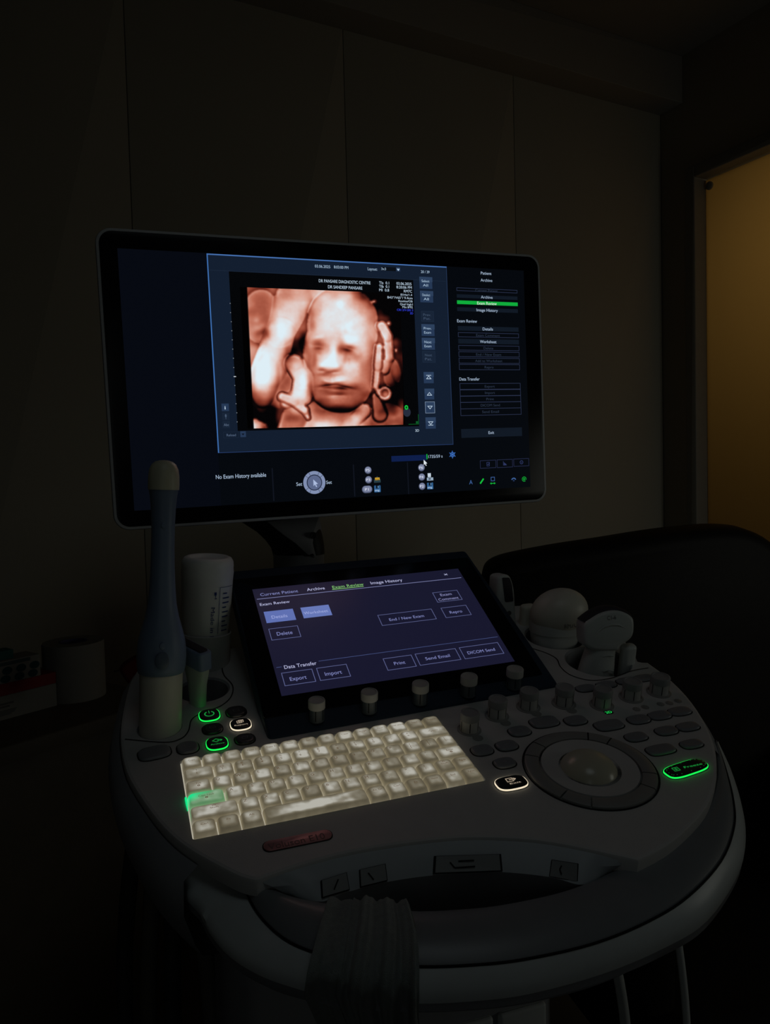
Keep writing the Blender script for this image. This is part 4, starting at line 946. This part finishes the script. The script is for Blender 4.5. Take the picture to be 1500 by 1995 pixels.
cen = Vector((c0.x + .003, -rN * 1.06, c0.z))
g.loft([ringB, ringA], True); g.add([tuple(p) for p in ringA] + [tuple(cen)], [((i + 1) % len(P), i, len(P)) for i in range(len(P))])
cover = obj('arm_cover', g, m_side, arm, AM, angle=60)
bp_ = apx(599, 1040); g = G(); fb = Frame(ax.W((bp_.x, -rN * 1.05, bp_.z)), ax.a, UP, -ax.b); g.lathe([(.0045, -.004), (.0045, .0012), (.0034, .0014), (.0026, .0006), (.0016, .0006), (.0014, -.001)], 24, cap0=False); obj('screw', g, m_screwm, arm, fb.mat())
mount = M.W((cxm, cym, -.05)); g = G()
pa = ax.W((secs[-1][0] + secs[-1][18]) / 2); g.tube([ray_point(500, 965, 1.06), ray_point(520, 930, 1.07), mount + Vector((0, .02, -.08)), mount + Vector((0, .01, 0)), mount], [.03, .03, .028, .03, .034], 16); obj('tilt_bracket', g, m_dark, machine, Matrix.Identity(4))

# ------------------------------------------------------------------ cart body under the deck
bo = upright(K.W((.20, .12, 0)))                # x right, y away, z up
gz = -bo.o.z
def bz(z): return z - bo.o.z
g = G(); g.box(-.17, .17, -.03, .16, bz(.16), bz(.80), .012, r=.03); body = obj('cart_body', g, m_side, machine, bo.mat())
g = G(); g.box(-.150, -.012, -.037, -.028, bz(.34), bz(.66), .003, r=.008); obj('front_panel', g, m_panel, body, bo.mat())
g = G(); g.box(-.004, .09, -.037, -.028, bz(.34), bz(.66), .003, r=.008); obj('front_panel', g, m_panel, body, bo.mat())
g = G(); g.box(.096, .150, -.037, -.028, bz(.34), bz(.66), .003, r=.008); obj('front_panel', g, m_panel, body, bo.mat())
g = G(); g.prism(rrect(0, .04, .26, .30, .06, 6), bz(.08), bz(.16), .01); obj('base_frame', g, m_grip, machine, bo.mat())
for sx in (-1, 1):
    for sy in (-1, 1):
        cxx, cyy = sx * .22, .04 + sy * .25
        fw_ = Frame(bo.W((cxx - .016, cyy, bz(.055))), UP, bo.b, -bo.a)
        if fw_.a.cross(fw_.b).dot(fw_.n) < 0: fw_.n = -fw_.n
        g = G(); g.lathe([(.030, -.004), (.050, 0), (.055, .006), (.055, .024), (.050, .030), (.030, .034)], 28); wh = obj('caster_wheel', g, m_dark, machine, fw_.mat())
# probe cables hanging under the left side and inside the handle
def cable(name, pts, r, m, parent, z=True):
    P = resample(pts, 90)
    for _ in range(60): P = [P[0]] + [(P[i - 1] + P[i] * 2 + P[i + 1]) / 4 for i in range(1, len(P) - 1)] + [P[-1]]
    g = G(); g.tube(P, r, 10); return obj(name, g, m, parent, Matrix.Identity(4))
def rp(x, y, z): return ray_point(x, y, z)
def drop(P): q_ = bo.L(P); return Vector((P.x, P.y, .158 if abs(q_.x) < .25 and -.24 < q_.y < .32 else .008))
hang = [[(262, 1640, .78), (244, 1760, .80), (240, 1900, .80), (246, 2100, .80)], [(300, 1665, .76), (296, 1780, .78), (286, 1900, .78), (280, 2080, .78)], [(330, 1700, .78), (340, 1800, .78), (334, 1920, .78), (322, 2100, .78)], [(392, 1800, .76), (404, 1880, .78), (412, 1960, .78), (420, 2080, .78)], [(440, 1850, .74), (452, 1920, .76), (462, 1990, .76), (470, 2090, .76)]]
for i, L in enumerate(hang): cable('hanging_cable', [rp(*p) for p in L[:-1]] + [drop(rp(*L[-2]))], .0085, m_cable if i % 2 else m_cabled, machine)
cable('hanging_cable', [rp(1196, 1860, .80), rp(1212, 1930, .80), rp(1222, 2000, .80), drop(rp(1222, 2000, .80))], .0055, m_rim, machine)
cable('hanging_cable', [rp(1316, 1800, .86), rp(1330, 1880, .86), rp(1340, 1990, .86), drop(rp(1340, 1990, .86))], .0042, m_rim, machine)

# holders that stand up from the deck
def clip(px, py, w_, d_, h_, m=m_white):
    u, v = K.at(px, py); g = G(); g.box(u - w_, u + w_, v - d_, v + d_, -.02, h_, .004, r=.006); return obj('probe_clip', g, m, machine, KM)
clip(1221, 1290, .009, .007, .022, m_pale); clip(1026, 1215, .010, .007, .026, m_white)
# bottle cup
cu, cv = K.at(400, 1292); rc = 50 * depth(K.W((cu, cv, 0))) / F * .98; cup_f = upright(K.W((cu, cv + .004, 0)))

# ------------------------------------------------------------------ gel bottle, upside down in its cup
bb = cup_f.W((0, 0, .003)); zc = depth(bb); 
topc = ray_point(405, 1086, zc - .01); bf = axis_frame(bb, topc); Lb = (Vector(topc) - bb).length
rB = 50.5 * (zc - .01) / F; rb0 = rc * .86
g = G(); g.lathe([(rc * .97, -.03), (rc, .028), (rc, .031), (rc * .965, .032), (rc * .94, .029), (rc * .92, .0), (0, -.001)], 44, cap0=True, cap1=False); obj('bottle_cup', g, m_deck, machine, bf.mat())
bottle = thing('gel_bottle', 'white plastic gel bottle with blue print standing upside down in its cup', 'bottle', bf.mat())
g = G(); g.lathe([(rb0 * .8, 0), (rb0 * .95, .006), (rb0, .02), (rb0 + (rB - rb0) * .6, Lb * .5), (rB * .98, Lb * .80), (rB, Lb * .86), (rB * .985, Lb * .90), (rB * .99, Lb * .93), (rB * .97, Lb * .97), (rB * .90, Lb * 1.0), (rB * .80, Lb * 1.012), (rB * .70, Lb * 1.005), (rB * .64, Lb * .985), (rB * .55, Lb * .978), (0, Lb * .982)], 48, cap0=True, cap1=False)
obj('body', g, m_bottle, bottle, bf.mat(), angle=70)
def wrap_text(g, s_, ang, z0, w_, h_, rfun, mi=0):
    """print running down the bottle: the reading direction points down the axis"""
    vs_, fs_, tw, th = glyphs(s_); out = []
    for x, y in vs_:
        along = x / tw * w_; off = y / th * h_; z = z0 - along; r = rfun(z) + .0004; a = ang + off / r; out.append((r * math.cos(a), r * math.sin(a), z))
    g.add(out, fs_, mi)
def rf(z): t = z / Lb; return rb0 + (rB - rb0) * min(1, t / .85) * 1.0 + .0003
def bang(px):   # angle on the bottle where a column of the picture falls
    x = (px - 402) / 50.0; x = max(-.97, min(.97, x)); view = (CAM - bf.o); vx, vy = view.dot(bf.a), view.dot(bf.b); base_ = math.atan2(vy, vx); return base_ + math.asin(x)
g = G(); wrap_text(g, 'Made in Malaysia', bang(411), Lb * .56, .062, .0044, rf)
def strip(a0, a1, z0, z1, n_=8):
    A = [a0 + (a1 - a0) * i / n_ for i in range(n_ + 1)]; g.loft([[((rf(z) + .0004) * math.cos(a), (rf(z) + .0004) * math.sin(a), z) for a in A] for z in (z0, z1)], closed=False)
aa = bang(418); strip(aa - .04, aa + .05, Lb * .675, Lb * .705); strip(aa - .0, aa + .03, Lb * .655, Lb * .675); strip(aa - .02, aa + .07, Lb * .64, Lb * .648)
a_l, a_r = bang(426), bang(449); strip(a_l, a_r, Lb * .745, Lb * .749); strip(a_l, a_l + .02, Lb * .30, Lb * .749)
for i in range(9): z = Lb * (.68 - i * .045); strip(a_l + .16, a_l + .16 + (.34 if i % 3 else .2), z, z + .0014)
obj('print', g, m_ink, bottle, bf.mat())

# ------------------------------------------------------------------ probes
def sec_loft(g, secs, mi=0, n_=40, cap0=True, cap1=True):
    """secs: (z, rx, ry, power, cx, cy)"""
    g.loft([[(x, y, z) for x, y in supell(cx, cy, rx, ry, p, n_)] for z, rx, ry, p, cx, cy in secs], True, cap0, cap1, mi)
# long wand probe at the left
hu, hv = K.at(311, 1421); b0 = K.W((hu, hv, -.012)); z0 = depth(b0); b1 = ray_point(319.5, 898, z0 - .005); pf = axis_frame(b0, b1); LL = (b1 - b0).length
k1 = z0 / F
wand = thing('wand_probe', 'long steel blue wand probe with a cream tip standing at the left of the deck', 'ultrasound probe', pf.mat())
def zy(y): return LL * (1433 - y) / (1433 - 898)
def W2(px): return px / 2 * k1 * .985
g = G(); g.lathe([(W2(80), 0), (W2(81.5), zy(1400)), (W2(82), zy(1320)), (W2(83), zy(1303)), (W2(80), zy(1298))], 44); obj('handle_sleeve', g, m_white, wand, pf.mat(), angle=70)
prof = [(1303, 80), (1300, 88), (1288, 93), (1270, 95), (1255, 94), (1240, 90), (1225, 83), (1212, 75), (1195, 65), (1170, 55), (1140, 50), (1100, 46), (1060, 44.5), (1020, 45), (985, 48), (965, 52), (952, 57)]
g = G(); g.lathe([(W2(w_), zy(y)) for y, w_ in prof], 44); sh = obj('shaft', g, m_blue, wand, pf.mat(), angle=70)
g = G(); g.lathe([(W2(59), zy(953)), (W2(60), zy(945)), (W2(59.5), zy(928)), (W2(56), zy(915)), (W2(47), zy(905)), (W2(34), zy(899.5)), (W2(16), zy(897)), (0, zy(896.5))], 44, cap1=False); obj('tip', g, m_tip, wand, pf.mat(), angle=70)
vw = CAM - b0; va = math.atan2(vw.dot(pf.b), vw.dot(pf.a))
def on_shaft(y, w_, da, r, h_, m, nm):
    R_ = W2(w_); P = pf.W((R_ * math.cos(va + da), R_ * math.sin(va + da), zy(y))); nn = (pf.a * math.cos(va + da) + pf.b * math.sin(va + da)); f_ = Frame(P, pf.n.cross(nn), pf.n, nn)
    g = G(); g.lathe([(r, -.003), (r, h_ * .6), (r * .8, h_), (0, h_ * 1.1)], 28, sy=1.25, cap0=False, cap1=False); obj(nm, g, m, sh, f_.mat())
on_shaft(1270, 95, .02, .0064, .0022, mat('probe_button_blue', (.10, .135, .19), .4, .4), 'thumb_button'); on_shaft(1243, 91, .03, .0026, .0014, m_blue, 'locating_bump'); on_shaft(1020, 45, .03, .0022, .0012, m_blue, 'locating_bump')
g = G(); P0 = b0 - pf.n * .004; g.tube([P0, P0 - pf.n * .05, P0 - pf.n * .10 - K.b * .02], .006, 12); obj('cable', g, m_cable, wand, Matrix.Identity(4))

# linear probe behind it: flat rectangular head on a slim handle
hA = K.at(402, 1272, .062); hB = K.at(359, 1236, .070)
A_, B_ = K.W((hA[0], hA[1], .062)), K.W((hB[0], hB[1], .062))
lx = (A_ - B_); lx -= UP * lx.dot(UP) * .0; Lh = lx.length; lx.normalize(); ly = K.n.cross(lx).normalized(); lz = lx.cross(ly); lin_f = Frame((A_ + B_) / 2, lx, ly, lz)
zf = depth(A_); tw_ = 15 * zf / F; hh_ = 36 * zf / F / .96
lin = thing('linear_probe', 'flat blue grey probe head with a pale handle between wand probe and bottle', 'ultrasound probe', lin_f.mat())
sgn = 1 if (CAM - lin_f.o).dot(ly) > 0 else -1
g = G(); g.box(-Lh / 2 - .012, Lh / 2, -tw_ , tw_ , -hh_, 0, .002, r=.004); g2 = g; obj('head', g, m_blue, lin, lin_f.mat())
g = G(); g.box(-Lh / 2 - .010, Lh / 2 - .003, -tw_ * .66, tw_ * .66, -.001, .0012, .0008, r=.003); obj('lens', g, m_lens, lin, lin_f.mat())
g = G(); sec_loft(g, [(-hh_ - .075, Lh * .20, tw_ * .8, 2.5, 0, 0), (-hh_ - .05, Lh * .24, tw_ * .85, 2.5, 0, 0), (-hh_ - .02, Lh * .32, tw_ * .9, 2.8, 0, 0), (-hh_ - .006, Lh * .44, tw_ * .9, 3.2, 0, 0), (-hh_ + .002, Lh * .47, tw_ * .9, 3.5, 0, 0)]); obj('handle', g, m_pale, lin, lin_f.mat())

# slim upright probe beside the touch panel
sp_b = K.W((*K.at(992, 1236), 0)); zs = depth(sp_b); sf = upright(ray_point(990, 1232, zs)); ks = zs / F
slim = thing('slim_probe', 'slim pale probe with a dark face panel standing beside the touch panel', 'ultrasound probe', sf.mat())
def sx_(px): return (px - 990) * ks
def sz_(py): return (1232 - py) * ks
g = G(); ff_ = Frame(sf.o, sf.a, UP, -sf.b)
outl = [(968, 1235), (1008, 1235), (1008, 1200), (1007, 1160), (1003, 1137), (996, 1122), (985, 1119), (972, 1122), (969, 1136), (967, 1180)]
P = [(sx_(x), sz_(y)) for x, y in outl]
P = [(p.x, p.y) for p in catmull(P, 3, True)]
g.prism(P, -.022, .0, .004, steps=4); obj('body', g, m_pale, slim, ff_.mat())
g = G(); g.prism(round_poly([(sx_(984), sz_(1172)), (sx_(1002), sz_(1172)), (sx_(1000), sz_(1140)), (sx_(995), sz_(1125)), (sx_(979), sz_(1124))][::1], .002), -.001, .0010, .0005); obj('lens', g, m_lens, slim, ff_.mat())
g = G(); g.lathe([(.0026, 0), (.0026, .0008), (.0018, .001)], 18, cx=sx_(993), cy=sz_(1194)); obj('locating_dot', g, m_inkd, slim, ff_.mat())
g = G(); g.tube([sf.o + UP * .01, sf.o - UP * .10], .007, 12); obj('cable', g, m_cable, slim, Matrix.Identity(4))

# round-headed volume probe
vu, vv_ = K.at(1080, 1246); vb = K.W((vu, vv_, -.03)); zv = depth(K.W((vu, vv_, 0))); vt = ray_point(1090, 1180, zv - .005); vf = axis_frame(vb, ray_point(1083, 1190, zv)); kv = zv / F
vol = thing('round_probe', 'pale probe with a large smooth egg-shaped head in the right rear holder', 'ultrasound probe', vf.mat())
lv = lambda y: (vf.L(ray_point(1083, y, zv))).z
g = G(); sec_loft(g, [(0, 38 * kv, 34 * kv, 2.2, 0, 0), (lv(1262), 44 * kv, 38 * kv, 2.2, 0, 0), (lv(1240), 47 * kv, 40 * kv, 2.2, 0, 0), (lv(1232), 48 * kv, 41 * kv, 2.2, 0, 0), (lv(1231), 49.5 * kv, 43 * kv, 2.2, 0, 0), (lv(1215), 51 * kv, 45 * kv, 2.2, 0, 0), (lv(1200), 50 * kv, 44 * kv, 2.2, .001, 0)], n_=48); obj('body', g, m_pale, vol, vf.mat(), angle=30)
ec = ray_point(1089, 1192, zv - .004); ea = cvw((math.cos(math.radians(-17)), math.sin(math.radians(-17)), .1)).normalized(); en = (cvw((.25, -.95, -.25))); en = (en - ea * en.dot(ea)).normalized(); ef = Frame(ec, ea, en.cross(ea), en)
g = G(); ra_, rb_, rcc = 57 * kv, 46 * kv, 45 * kv
g.loft([[(ra_ * math.cos(t) * math.cos(q_), rb_ * math.cos(t) * math.sin(q_), rcc * math.sin(t)) for q_ in [2 * math.pi * i / 48 for i in range(48)]] for t in [math.radians(-80 + 10 * k) for k in range(17)]], True, True, True); obj('dome', g, m_tip if False else m_white, vol, ef.mat(), angle=80)
tf = Frame(ray_point(1112, 1219, zv - 46 * kv), cvw((.93, -.12, .30)), cvw((0, -1, 0)), cvw((-.30, 0, -.95))); tf.b = (tf.b - tf.a * tf.b.dot(tf.a)).normalized(); tf.n = tf.a.cross(tf.b)
g = G(); g.text('RM7C', None, 0, 0, .017, .0055, 0, (0, 0, 0, 1)); obj('print', g, m_inkd, vol, tf.mat(), flat=True)

# curved probe with a fan-shaped head
cuu, cvv = K.at(1172, 1304); pb = K.W((cuu, cvv, -.0)); zq = depth(pb) - .004; kq = zq / F
Nn = cvw((.06, .02, -1)).normalized(); Na = cvw((1, -.02, .06)); Na = (Na - Nn * Na.dot(Nn)).normalized(); cf_ = Frame(ray_point(1180, 1240, zq), Na, Nn.cross(Na), Nn)
fan = thing('curved_probe', 'pale curved probe marked C1-6 with a fan-shaped head in the right front holder', 'ultrasound probe', cf_.mat())
def z5(x, y): return 940 + x / 3.125, 1080 + y / 3.125
fo = [(625, 425), (665, 392), (715, 362), (775, 344), (830, 344), (880, 360), (918, 388), (927, 420), (926, 470), (915, 505), (888, 532), (845, 560), (820, 590), (700, 590), (650, 574), (626, 548), (622, 490)]
P = [cf_.at(*z5(x, y)) for x, y in fo]; P = [(p.x, p.y) for p in catmull(P, 3, True)]
ar = sum(P[i][0] * P[(i + 1) % len(P)][1] - P[(i + 1) % len(P)][0] * P[i][1] for i in range(len(P)))
if ar < 0: P.reverse()
g = G(); th_ = .034
def rc_(P, d, z): return [(x, y, z) for x, y in offset(P, d)]
g.loft([rc_(P, -.004, -th_), rc_(P, -.0012, -th_ + .0012), rc_(P, 0, -th_ + .004), rc_(P, 0, -.004), rc_(P, -.0012, -.0012), rc_(P, -.004, 0)], True, True, True); hd = obj('head', g, m_pale, fan, cf_.mat(), angle=50)
# dark lens strip across the curved top
la = [(600, 440), (628, 418), (665, 388), (715, 358), (775, 340), (830, 340), (880, 357), (915, 384)]
Q = [Vector((*cf_.at(*z5(x, y)), 0)) for x, y in la]; Q = catmull(Q[1:], 4)
cen_ = Vector((*cf_.at(*z5(775, 520)), 0))
def sh_(d, z): return [q_ + (q_ - cen_).normalized() * d + Vector((0, 0, z)) for q_ in Q]
g = G(); g.loft([sh_(-.0022, -.0032), sh_(.0006, -.0040), sh_(.0024, -.009), sh_(.0026, -th_ / 2), sh_(.0024, -th_ + .009), sh_(.0006, -th_ + .004), sh_(-.0022, -th_ + .0032)], closed=False); obj('lens', g, m_lens, hd, cf_.mat(), angle=60)
g = G(); na = [cf_.at(*z5(745, y)) for y in (560, 600, 650, 700, 740, 800)]
nx = lambda px, y: cf_.at(*z5(px, y))[0]
sl = []
for y, xl, xr, ry_ in ((820, 600, 830, .013), (740, 606, 828, .0135), (690, 622, 830, .014), (640, 640, 832, .0145), (600, 655, 836, .015), (565, 665, 848, .0155)):
    c_ = (nx(xl, y) + nx(xr, y)) / 2; h_ = (nx(xr, y) - nx(xl, y)) / 2; yy = cf_.at(*z5((xl + xr) / 2, y))[1]; sl.append([(c_ + x, yy, -th_ / 2 + z) for x, z in supell(0, 0, h_, ry_, 2.4, 36)])
g.loft(sl, True, True, True); hn = obj('handle', g, m_pale, fan, cf_.mat(), angle=60)
for y in (625, 715):
    g = G(); yy = cf_.at(*z5(745, y))[1]; g.tube([(nx(738, y) + t * .006, yy + .0012 * (1 - abs(t - 1)), -th_ / 2 + .0147) for t in (0, .5, 1, 1.5, 2)], .0008, 6); obj('grip_ridge', g, m_pale, hn, cf_.mat())
g = G(); arc = [(680, 498), (700, 470), (740, 440), (785, 427), (830, 430), (870, 450)]; g.tube([Vector((*cf_.at(*z5(x, y)), -.0002)) for x, y in arc], [.0003, .001, .0014, .0015, .0013, .0003], 8); obj('grip_ridge', g, m_pale, hd, cf_.mat())
g = G(); g.text('C1-6', cf_, *z5(786, 385), 17.5, 8, .0003, (0, 0, 0, 1), 0, .08); obj('print', g, m_inkd, hd, cf_.mat(), flat=True)

# ------------------------------------------------------------------ towel over the handle
tw_m = mat('grey_green_terry', (.25, .28, .265), .95, .1, noise=.25, scale=220, bump=1.0, bscale=1600, sheen=.3)
def towel():
    """terry cloth laid over the ring handle: hangs down outside and a little inside"""
    NX, rows_ = 150, []
    # across the width the cloth is gathered in folds
    Lft = [(640, 1757, -.006), (622, 1800, -.003), (604, 1860, -.006), (596, 1912, -.030)]
    path_l = [(664, 1800, -.075), (652, 1764, -.020), (640, 1757, -.003), (626, 1800, .003), (612, 1850, .004), (598, 1900, -.004), (596, 1925, -.022), (612, 1960, -.06), (632, 2010, -.11), (640, 2090, -.17)]
    path_r = [(800, 1812, -.075), (795, 1776, -.020), (790, 1768, -.003), (802, 1815, .003), (808, 1860, .004), (812, 1915, -.004), (814, 1940, -.022), (818, 1975, -.06), (822, 2030, -.11), (826, 2110, -.17)]
    A = [K.W((*K.at(x, y, h), h)) for x, y, h in path_l]; B = [K.W((*K.at(x, y, h), h)) for x, y, h in path_r]
    A = catmull(A, 16); B = catmull(B, 16); n_ = len(A); rings = []
    for i in range(n_):
        t = i / (n_ - 1); row_ = []
        tan = (A[min(i + 1, n_ - 1)] + B[min(i + 1, n_ - 1)] - A[max(i - 1, 0)] - B[max(i - 1, 0)]).normalized(); ac = (B[i] - A[i]).normalized(); nr = ac.cross(tan).normalized()
        if nr.dot(CAM - A[i]) < 0: nr = -nr
        for j in range(NX + 1):
            s = j / NX
            amp = .0035 + .006 * min(1, max(0, (t - .25) * 1.8))
            f_ = (.5 + .5 * math.sin(s * math.pi * 8.4 + .5 + .7 * t)) ** .7 * 1.15 + .22 * math.sin(s * 31 + t * 3) + .12 * math.sin(s * 67 + t * 9)
            if s < .32: f_ = f_ * .35 - .3 * (s / .32)
            p = A[i].lerp(B[i], s) + nr * (amp * f_ + .0012)
            row_.append(p)
        rings.append(row_)
    return rings
R_t = towel(); g = G(); g.loft(R_t, closed=False)
tw = obj('towel', g, tw_m, None, Matrix.Identity(4), angle=180, label='grey-green terry towel hanging in folds over the front handle', cat='towel')
so = tw.modifiers.new('thickness', 'SOLIDIFY'); so.thickness = .0045; so.offset = 1

# ------------------------------------------------------------------ black padded chair to the right
m_leather = mat('black_leather', (.012, .011, .010), .55, .12, noise=.2, scale=30, bump=.15, bscale=300)
zc_ = 1.45
def cp(x, y, z=zc_): return ray_point(x, y, z)
ca = cvw((.93, -.05, .25)); ca.z = 0; ca.normalize(); cb = UP.cross(ca)
c_o = cp(1250, 1300); chf = Frame(Vector((c_o.x, c_o.y, 0)), ca, UP, -cb)
chair = thing('padded_chair', 'large black padded chair behind the machine on its right side', 'chair', Frame(Vector((c_o.x, c_o.y, 0)), ca, cb, UP).mat())
outc = [(972, 1210), (967, 1160), (970, 1122), (980, 1100), (1005, 1086), (1050, 1075), (1120, 1062), (1200, 1050), (1280, 1037), (1350, 1028), (1420, 1023), (1465, 1028), (1510, 1050), (1545, 1090), (1560, 1180), (1560, 1500), (1556, 1700), (1100, 1720), (985, 1680), (975, 1450)]
P = [chf.at(x, y) for x, y in outc]; P = [(p.x, p.y) for p in catmull(P, 4, True)]
ar = sum(P[i][0] * P[(i + 1) % len(P)][1] - P[(i + 1) % len(P)][0] * P[i][1] for i in range(len(P)))
if ar < 0: P.reverse()
g = G(); g.loft([[(x, y, z) for x, y in offset(P, d)] for d, z in ((-.03, -.10), (-.012, -.095), (-.003, -.08), (0, -.06), (0, -.04), (-.004, -.018), (-.014, -.004), (-.03, 0))], True, True, True)
obj('backrest', g, m_leather, chair, chf.mat(), angle=60)
xs = [p[0] for p in P]; xm0, xm1 = min(xs) + .04, max(xs) - .04
sfm = Frame(chf.o, ca, cb, UP)
g = G(); g.box(xm0, xm1, -.46, .02, .36, .48, .04, r=.05); obj('seat', g, m_leather, chair, sfm.mat())
for s_ in (xm0 - .02, xm1 - .05):
    g = G(); g.box(s_, s_ + .07, -.40, .0, .48, .66, .025, r=.03); obj('armrest', g, m_leather, chair, sfm.mat())
g = G(); g.lathe([(.03, .10), (.03, .37)], 20, cx=(xm0 + xm1) / 2, cy=-.2); obj('column', g, m_dark, chair, sfm.mat())
g = G(); mx_ = (xm0 + xm1) / 2
g.prism(supell(mx_, -.2, .28, .28, 2.2), 0.0, .10, .03); obj('base', g, m_dark, chair, sfm.mat())

# ------------------------------------------------------------------ counter at the left with its things
zz = 1.36
c1, c2 = ray_point(0, 1458, 1.25), ray_point(232, 1388, 1.42); ctz = .5 * (c1.z + c2.z)
def on_z(px, py, z):
    r = cvw(((px - 750) / F, (py - 997.5) / F, 1)); return CAM + r * ((z - CAM.z) / r.z)
CT = ctz
e1, e2 = on_z(0, 1458, CT), on_z(232, 1388, CT); ea_ = (e2 - e1).normalized(); eb = UP.cross(ea_).normalized()
ctf = Frame(Vector((e1.x, e1.y, CT)), ea_, eb, UP); Lc = (e2 - e1).length
m_counter = mat('dark_wood_counter', (.085, .07, .05), .5, .3, noise=.25, scale=20)
dist_wall = min(.55, max(.2, ((ctf.W((Lc * .5, 0, 0)) - s0.o).dot(wn)) - .03))
counter = thing('side_counter', 'dark low counter along the wall at the left', 'counter', Frame(Vector((e1.x, e1.y, 0)), ea_, eb, UP).mat())
wl = lambda x, y: (ctf.W((x, y, 0)) - s0.o).dot(wn)
# rectangle limited by the wall behind
dpt = .1
while dpt < .7 and min(wl(-.5, dpt), wl(Lc + .12, dpt)) > .03: dpt += .01
g = G(); g.box(-.5, Lc + .12, 0, dpt, -.03, 0, .004); obj('worktop', g, m_counter, counter, ctf.mat())
g = G(); g.box(-.48, Lc + .10, .02, dpt - .01, -CT, -.03, .002); obj('cabinet', g, m_counter, counter, ctf.mat())
def base_pt(px, py): P = on_z(px, py, CT); return P
def ctp(px, py, z=0): P = on_z(px, py, CT + z); q_ = ctf.L(P); return q_.x, q_.y
# tissue roll
ru_, rv_ = ctp(180, 1364); Pr = ctf.W((ru_, rv_, 0)); zr = depth(Pr); rr_ = 58 * zr / F
m_paper = mat('white_paper', (.24, .23, .21), .85, .1); m_core = mat('violet_core', (.09, .08, .17), .8, .1)
hR_ = 118 * zr / F * .93
rc2 = ctf.W((ru_, rv_ + rr_, 0)); rF = Frame(rc2, ctf.a, ctf.b, UP)
roll = thing('paper_roll', 'wide white paper roll standing upright on the counter beside the boxes', 'paper roll', rF.mat())
g = G(); g.lathe([(rr_ * .99, 0), (rr_, .003), (rr_, hR_ - .003), (rr_ * .98, hR_), (rr_ * .46, hR_)], 48, cap1=False); obj('paper', g, m_paper, roll, rF.mat())
g = G(); g.lathe([(rr_ * .46, hR_ + .0006), (rr_ * .40, hR_ + .0006), (rr_ * .40, hR_ - .03), (0, hR_ - .03)], 32, cap0=False, cap1=False); obj('core', g, m_core, roll, rF.mat())
# stacked cartons at the left edge
m_cart = mat('white_carton', (.22, .215, .20), .8, .15); m_red = mat('red_carton', (.22, .02, .025), .7, .2); m_teal = mat('teal_carton', (.02, .11, .10), .7, .2); m_tealp = mat('teal_print', (.02, .06, .07), .7, .1)
q0 = ctp(112, 1374); 
def carton(nm, x1_, depth_, z0_, z1_, m, lab, cat_, len_=.26, dx=0.0, y_=0.0, pr=None):
    Pm = ctf.W((x1_, q0[1] + y_, z0_)); fr_ = Frame(Pm, ctf.a, ctf.b, UP); g = G(); g.box(-len_, 0, 0, depth_, 0, z1_ - z0_, .0015, r=.002)
    t_ = thing(nm, lab, cat_, fr_.mat()); obj('carton_body', g, m, t_, fr_.mat()); return t_, fr_, z1_ - z0_
kz = depth(ctf.W((q0[0], q0[1], 0))) / F
ff2 = lambda fr_: Frame(fr_.o - fr_.b * .0006, fr_.a, UP, -fr_.b)
t_, fr_, h_ = carton('carton', q0[0], .05, 0, 44 * kz, m_cart, 'white carton with small grey print at the bottom of the stack on the counter', 'box')
g = G()
for i, (w_, y_) in enumerate(((.060, .62), (.045, .50), (.07, .36), (.066, .30), (.062, .24), (.05, .18))): g.quad(-.115 - w_ / 2 + .01, -.115 + w_ / 2, h_ * y_, h_ * y_ + (.0035 if i < 2 else .0016), 0, (0, 0, 0, 1))
obj('print', g, m_inkd, t_, ff2(fr_).mat(), flat=True)
t_, fr_, h2_ = carton('carton', q0[0], .05, h_ + .0005, h_ + 22 * kz, m_red, 'flat red carton between the white carton and the glove box', 'box')
t_, fr_, h3_ = carton('glove_box', q0[0] - .030, .05, h_ + h2_ + .001, h_ + h2_ + 42 * kz, m_cart, 'white glove box with dark teal ovals on top of the red carton', 'box')
g = G()
for i in range(6):
    for j in range(2): g.disc(-.012 - i * .026 - j * .004, h3_ * (.55 - j * .36), .0095, .0072, 0, (0, 0, 0, 1), 20)
for k in range(3): g.quad(-.16, -.02, h3_ * (.80 + k * .055), h3_ * (.80 + k * .055) + .0016, 0, (0, 0, 0, 1))
obj('print', g, m_tealp, t_, ff2(fr_).mat(), flat=True)
t_, fr_, h4_ = carton('carton', q0[0] - .075, .03, h_ + h2_ + h3_ + .0015, h_ + h2_ + h3_ + 18 * kz, m_teal, 'small dark teal carton lying on the glove box', 'box', .15, y_=.01)
# dark red pouch on the wall side of the deck
rpz = 1.32; Pp = ray_point(256, 1310, rpz); pfm = Frame(Pp, cvw((.92, .0, .3)), cvw((0, -1, 0)), cvw((-.3, 0, -.92))); pfm.b = (pfm.b - pfm.a * pfm.b.dot(pfm.a)).normalized(); pfm.n = pfm.a.cross(pfm.b)
pp = [(230, 1306), (240, 1293), (262, 1280), (285, 1272), (290, 1310), (275, 1330), (257, 1343), (244, 1328)]
P = [pfm.at(x, y) for x, y in pp]; P.reverse(); P = round_poly(P, .006)
g = G(); g.loft([[(x, y, z) for x, y in offset(P, d)] for d, z in ((-.006, -.03), (-.001, -.024), (0, -.012), (-.002, -.003), (-.007, 0))], True, True, True)
pouch = obj('red_pouch', g, mat('dark_red_fabric', (.16, .015, .012), .8, .2), None, pfm.mat(), angle=60, label='small dark red pouch behind the wand probe, right of the paper roll', cat='pouch')
g = G(); g.tube([pfm.L(ray_point(222, 1308, rpz)), pfm.L(ray_point(232, 1306, rpz))], .0012, 6)
obj('pouch_cord', g, m_cabled, pouch, pfm.mat())
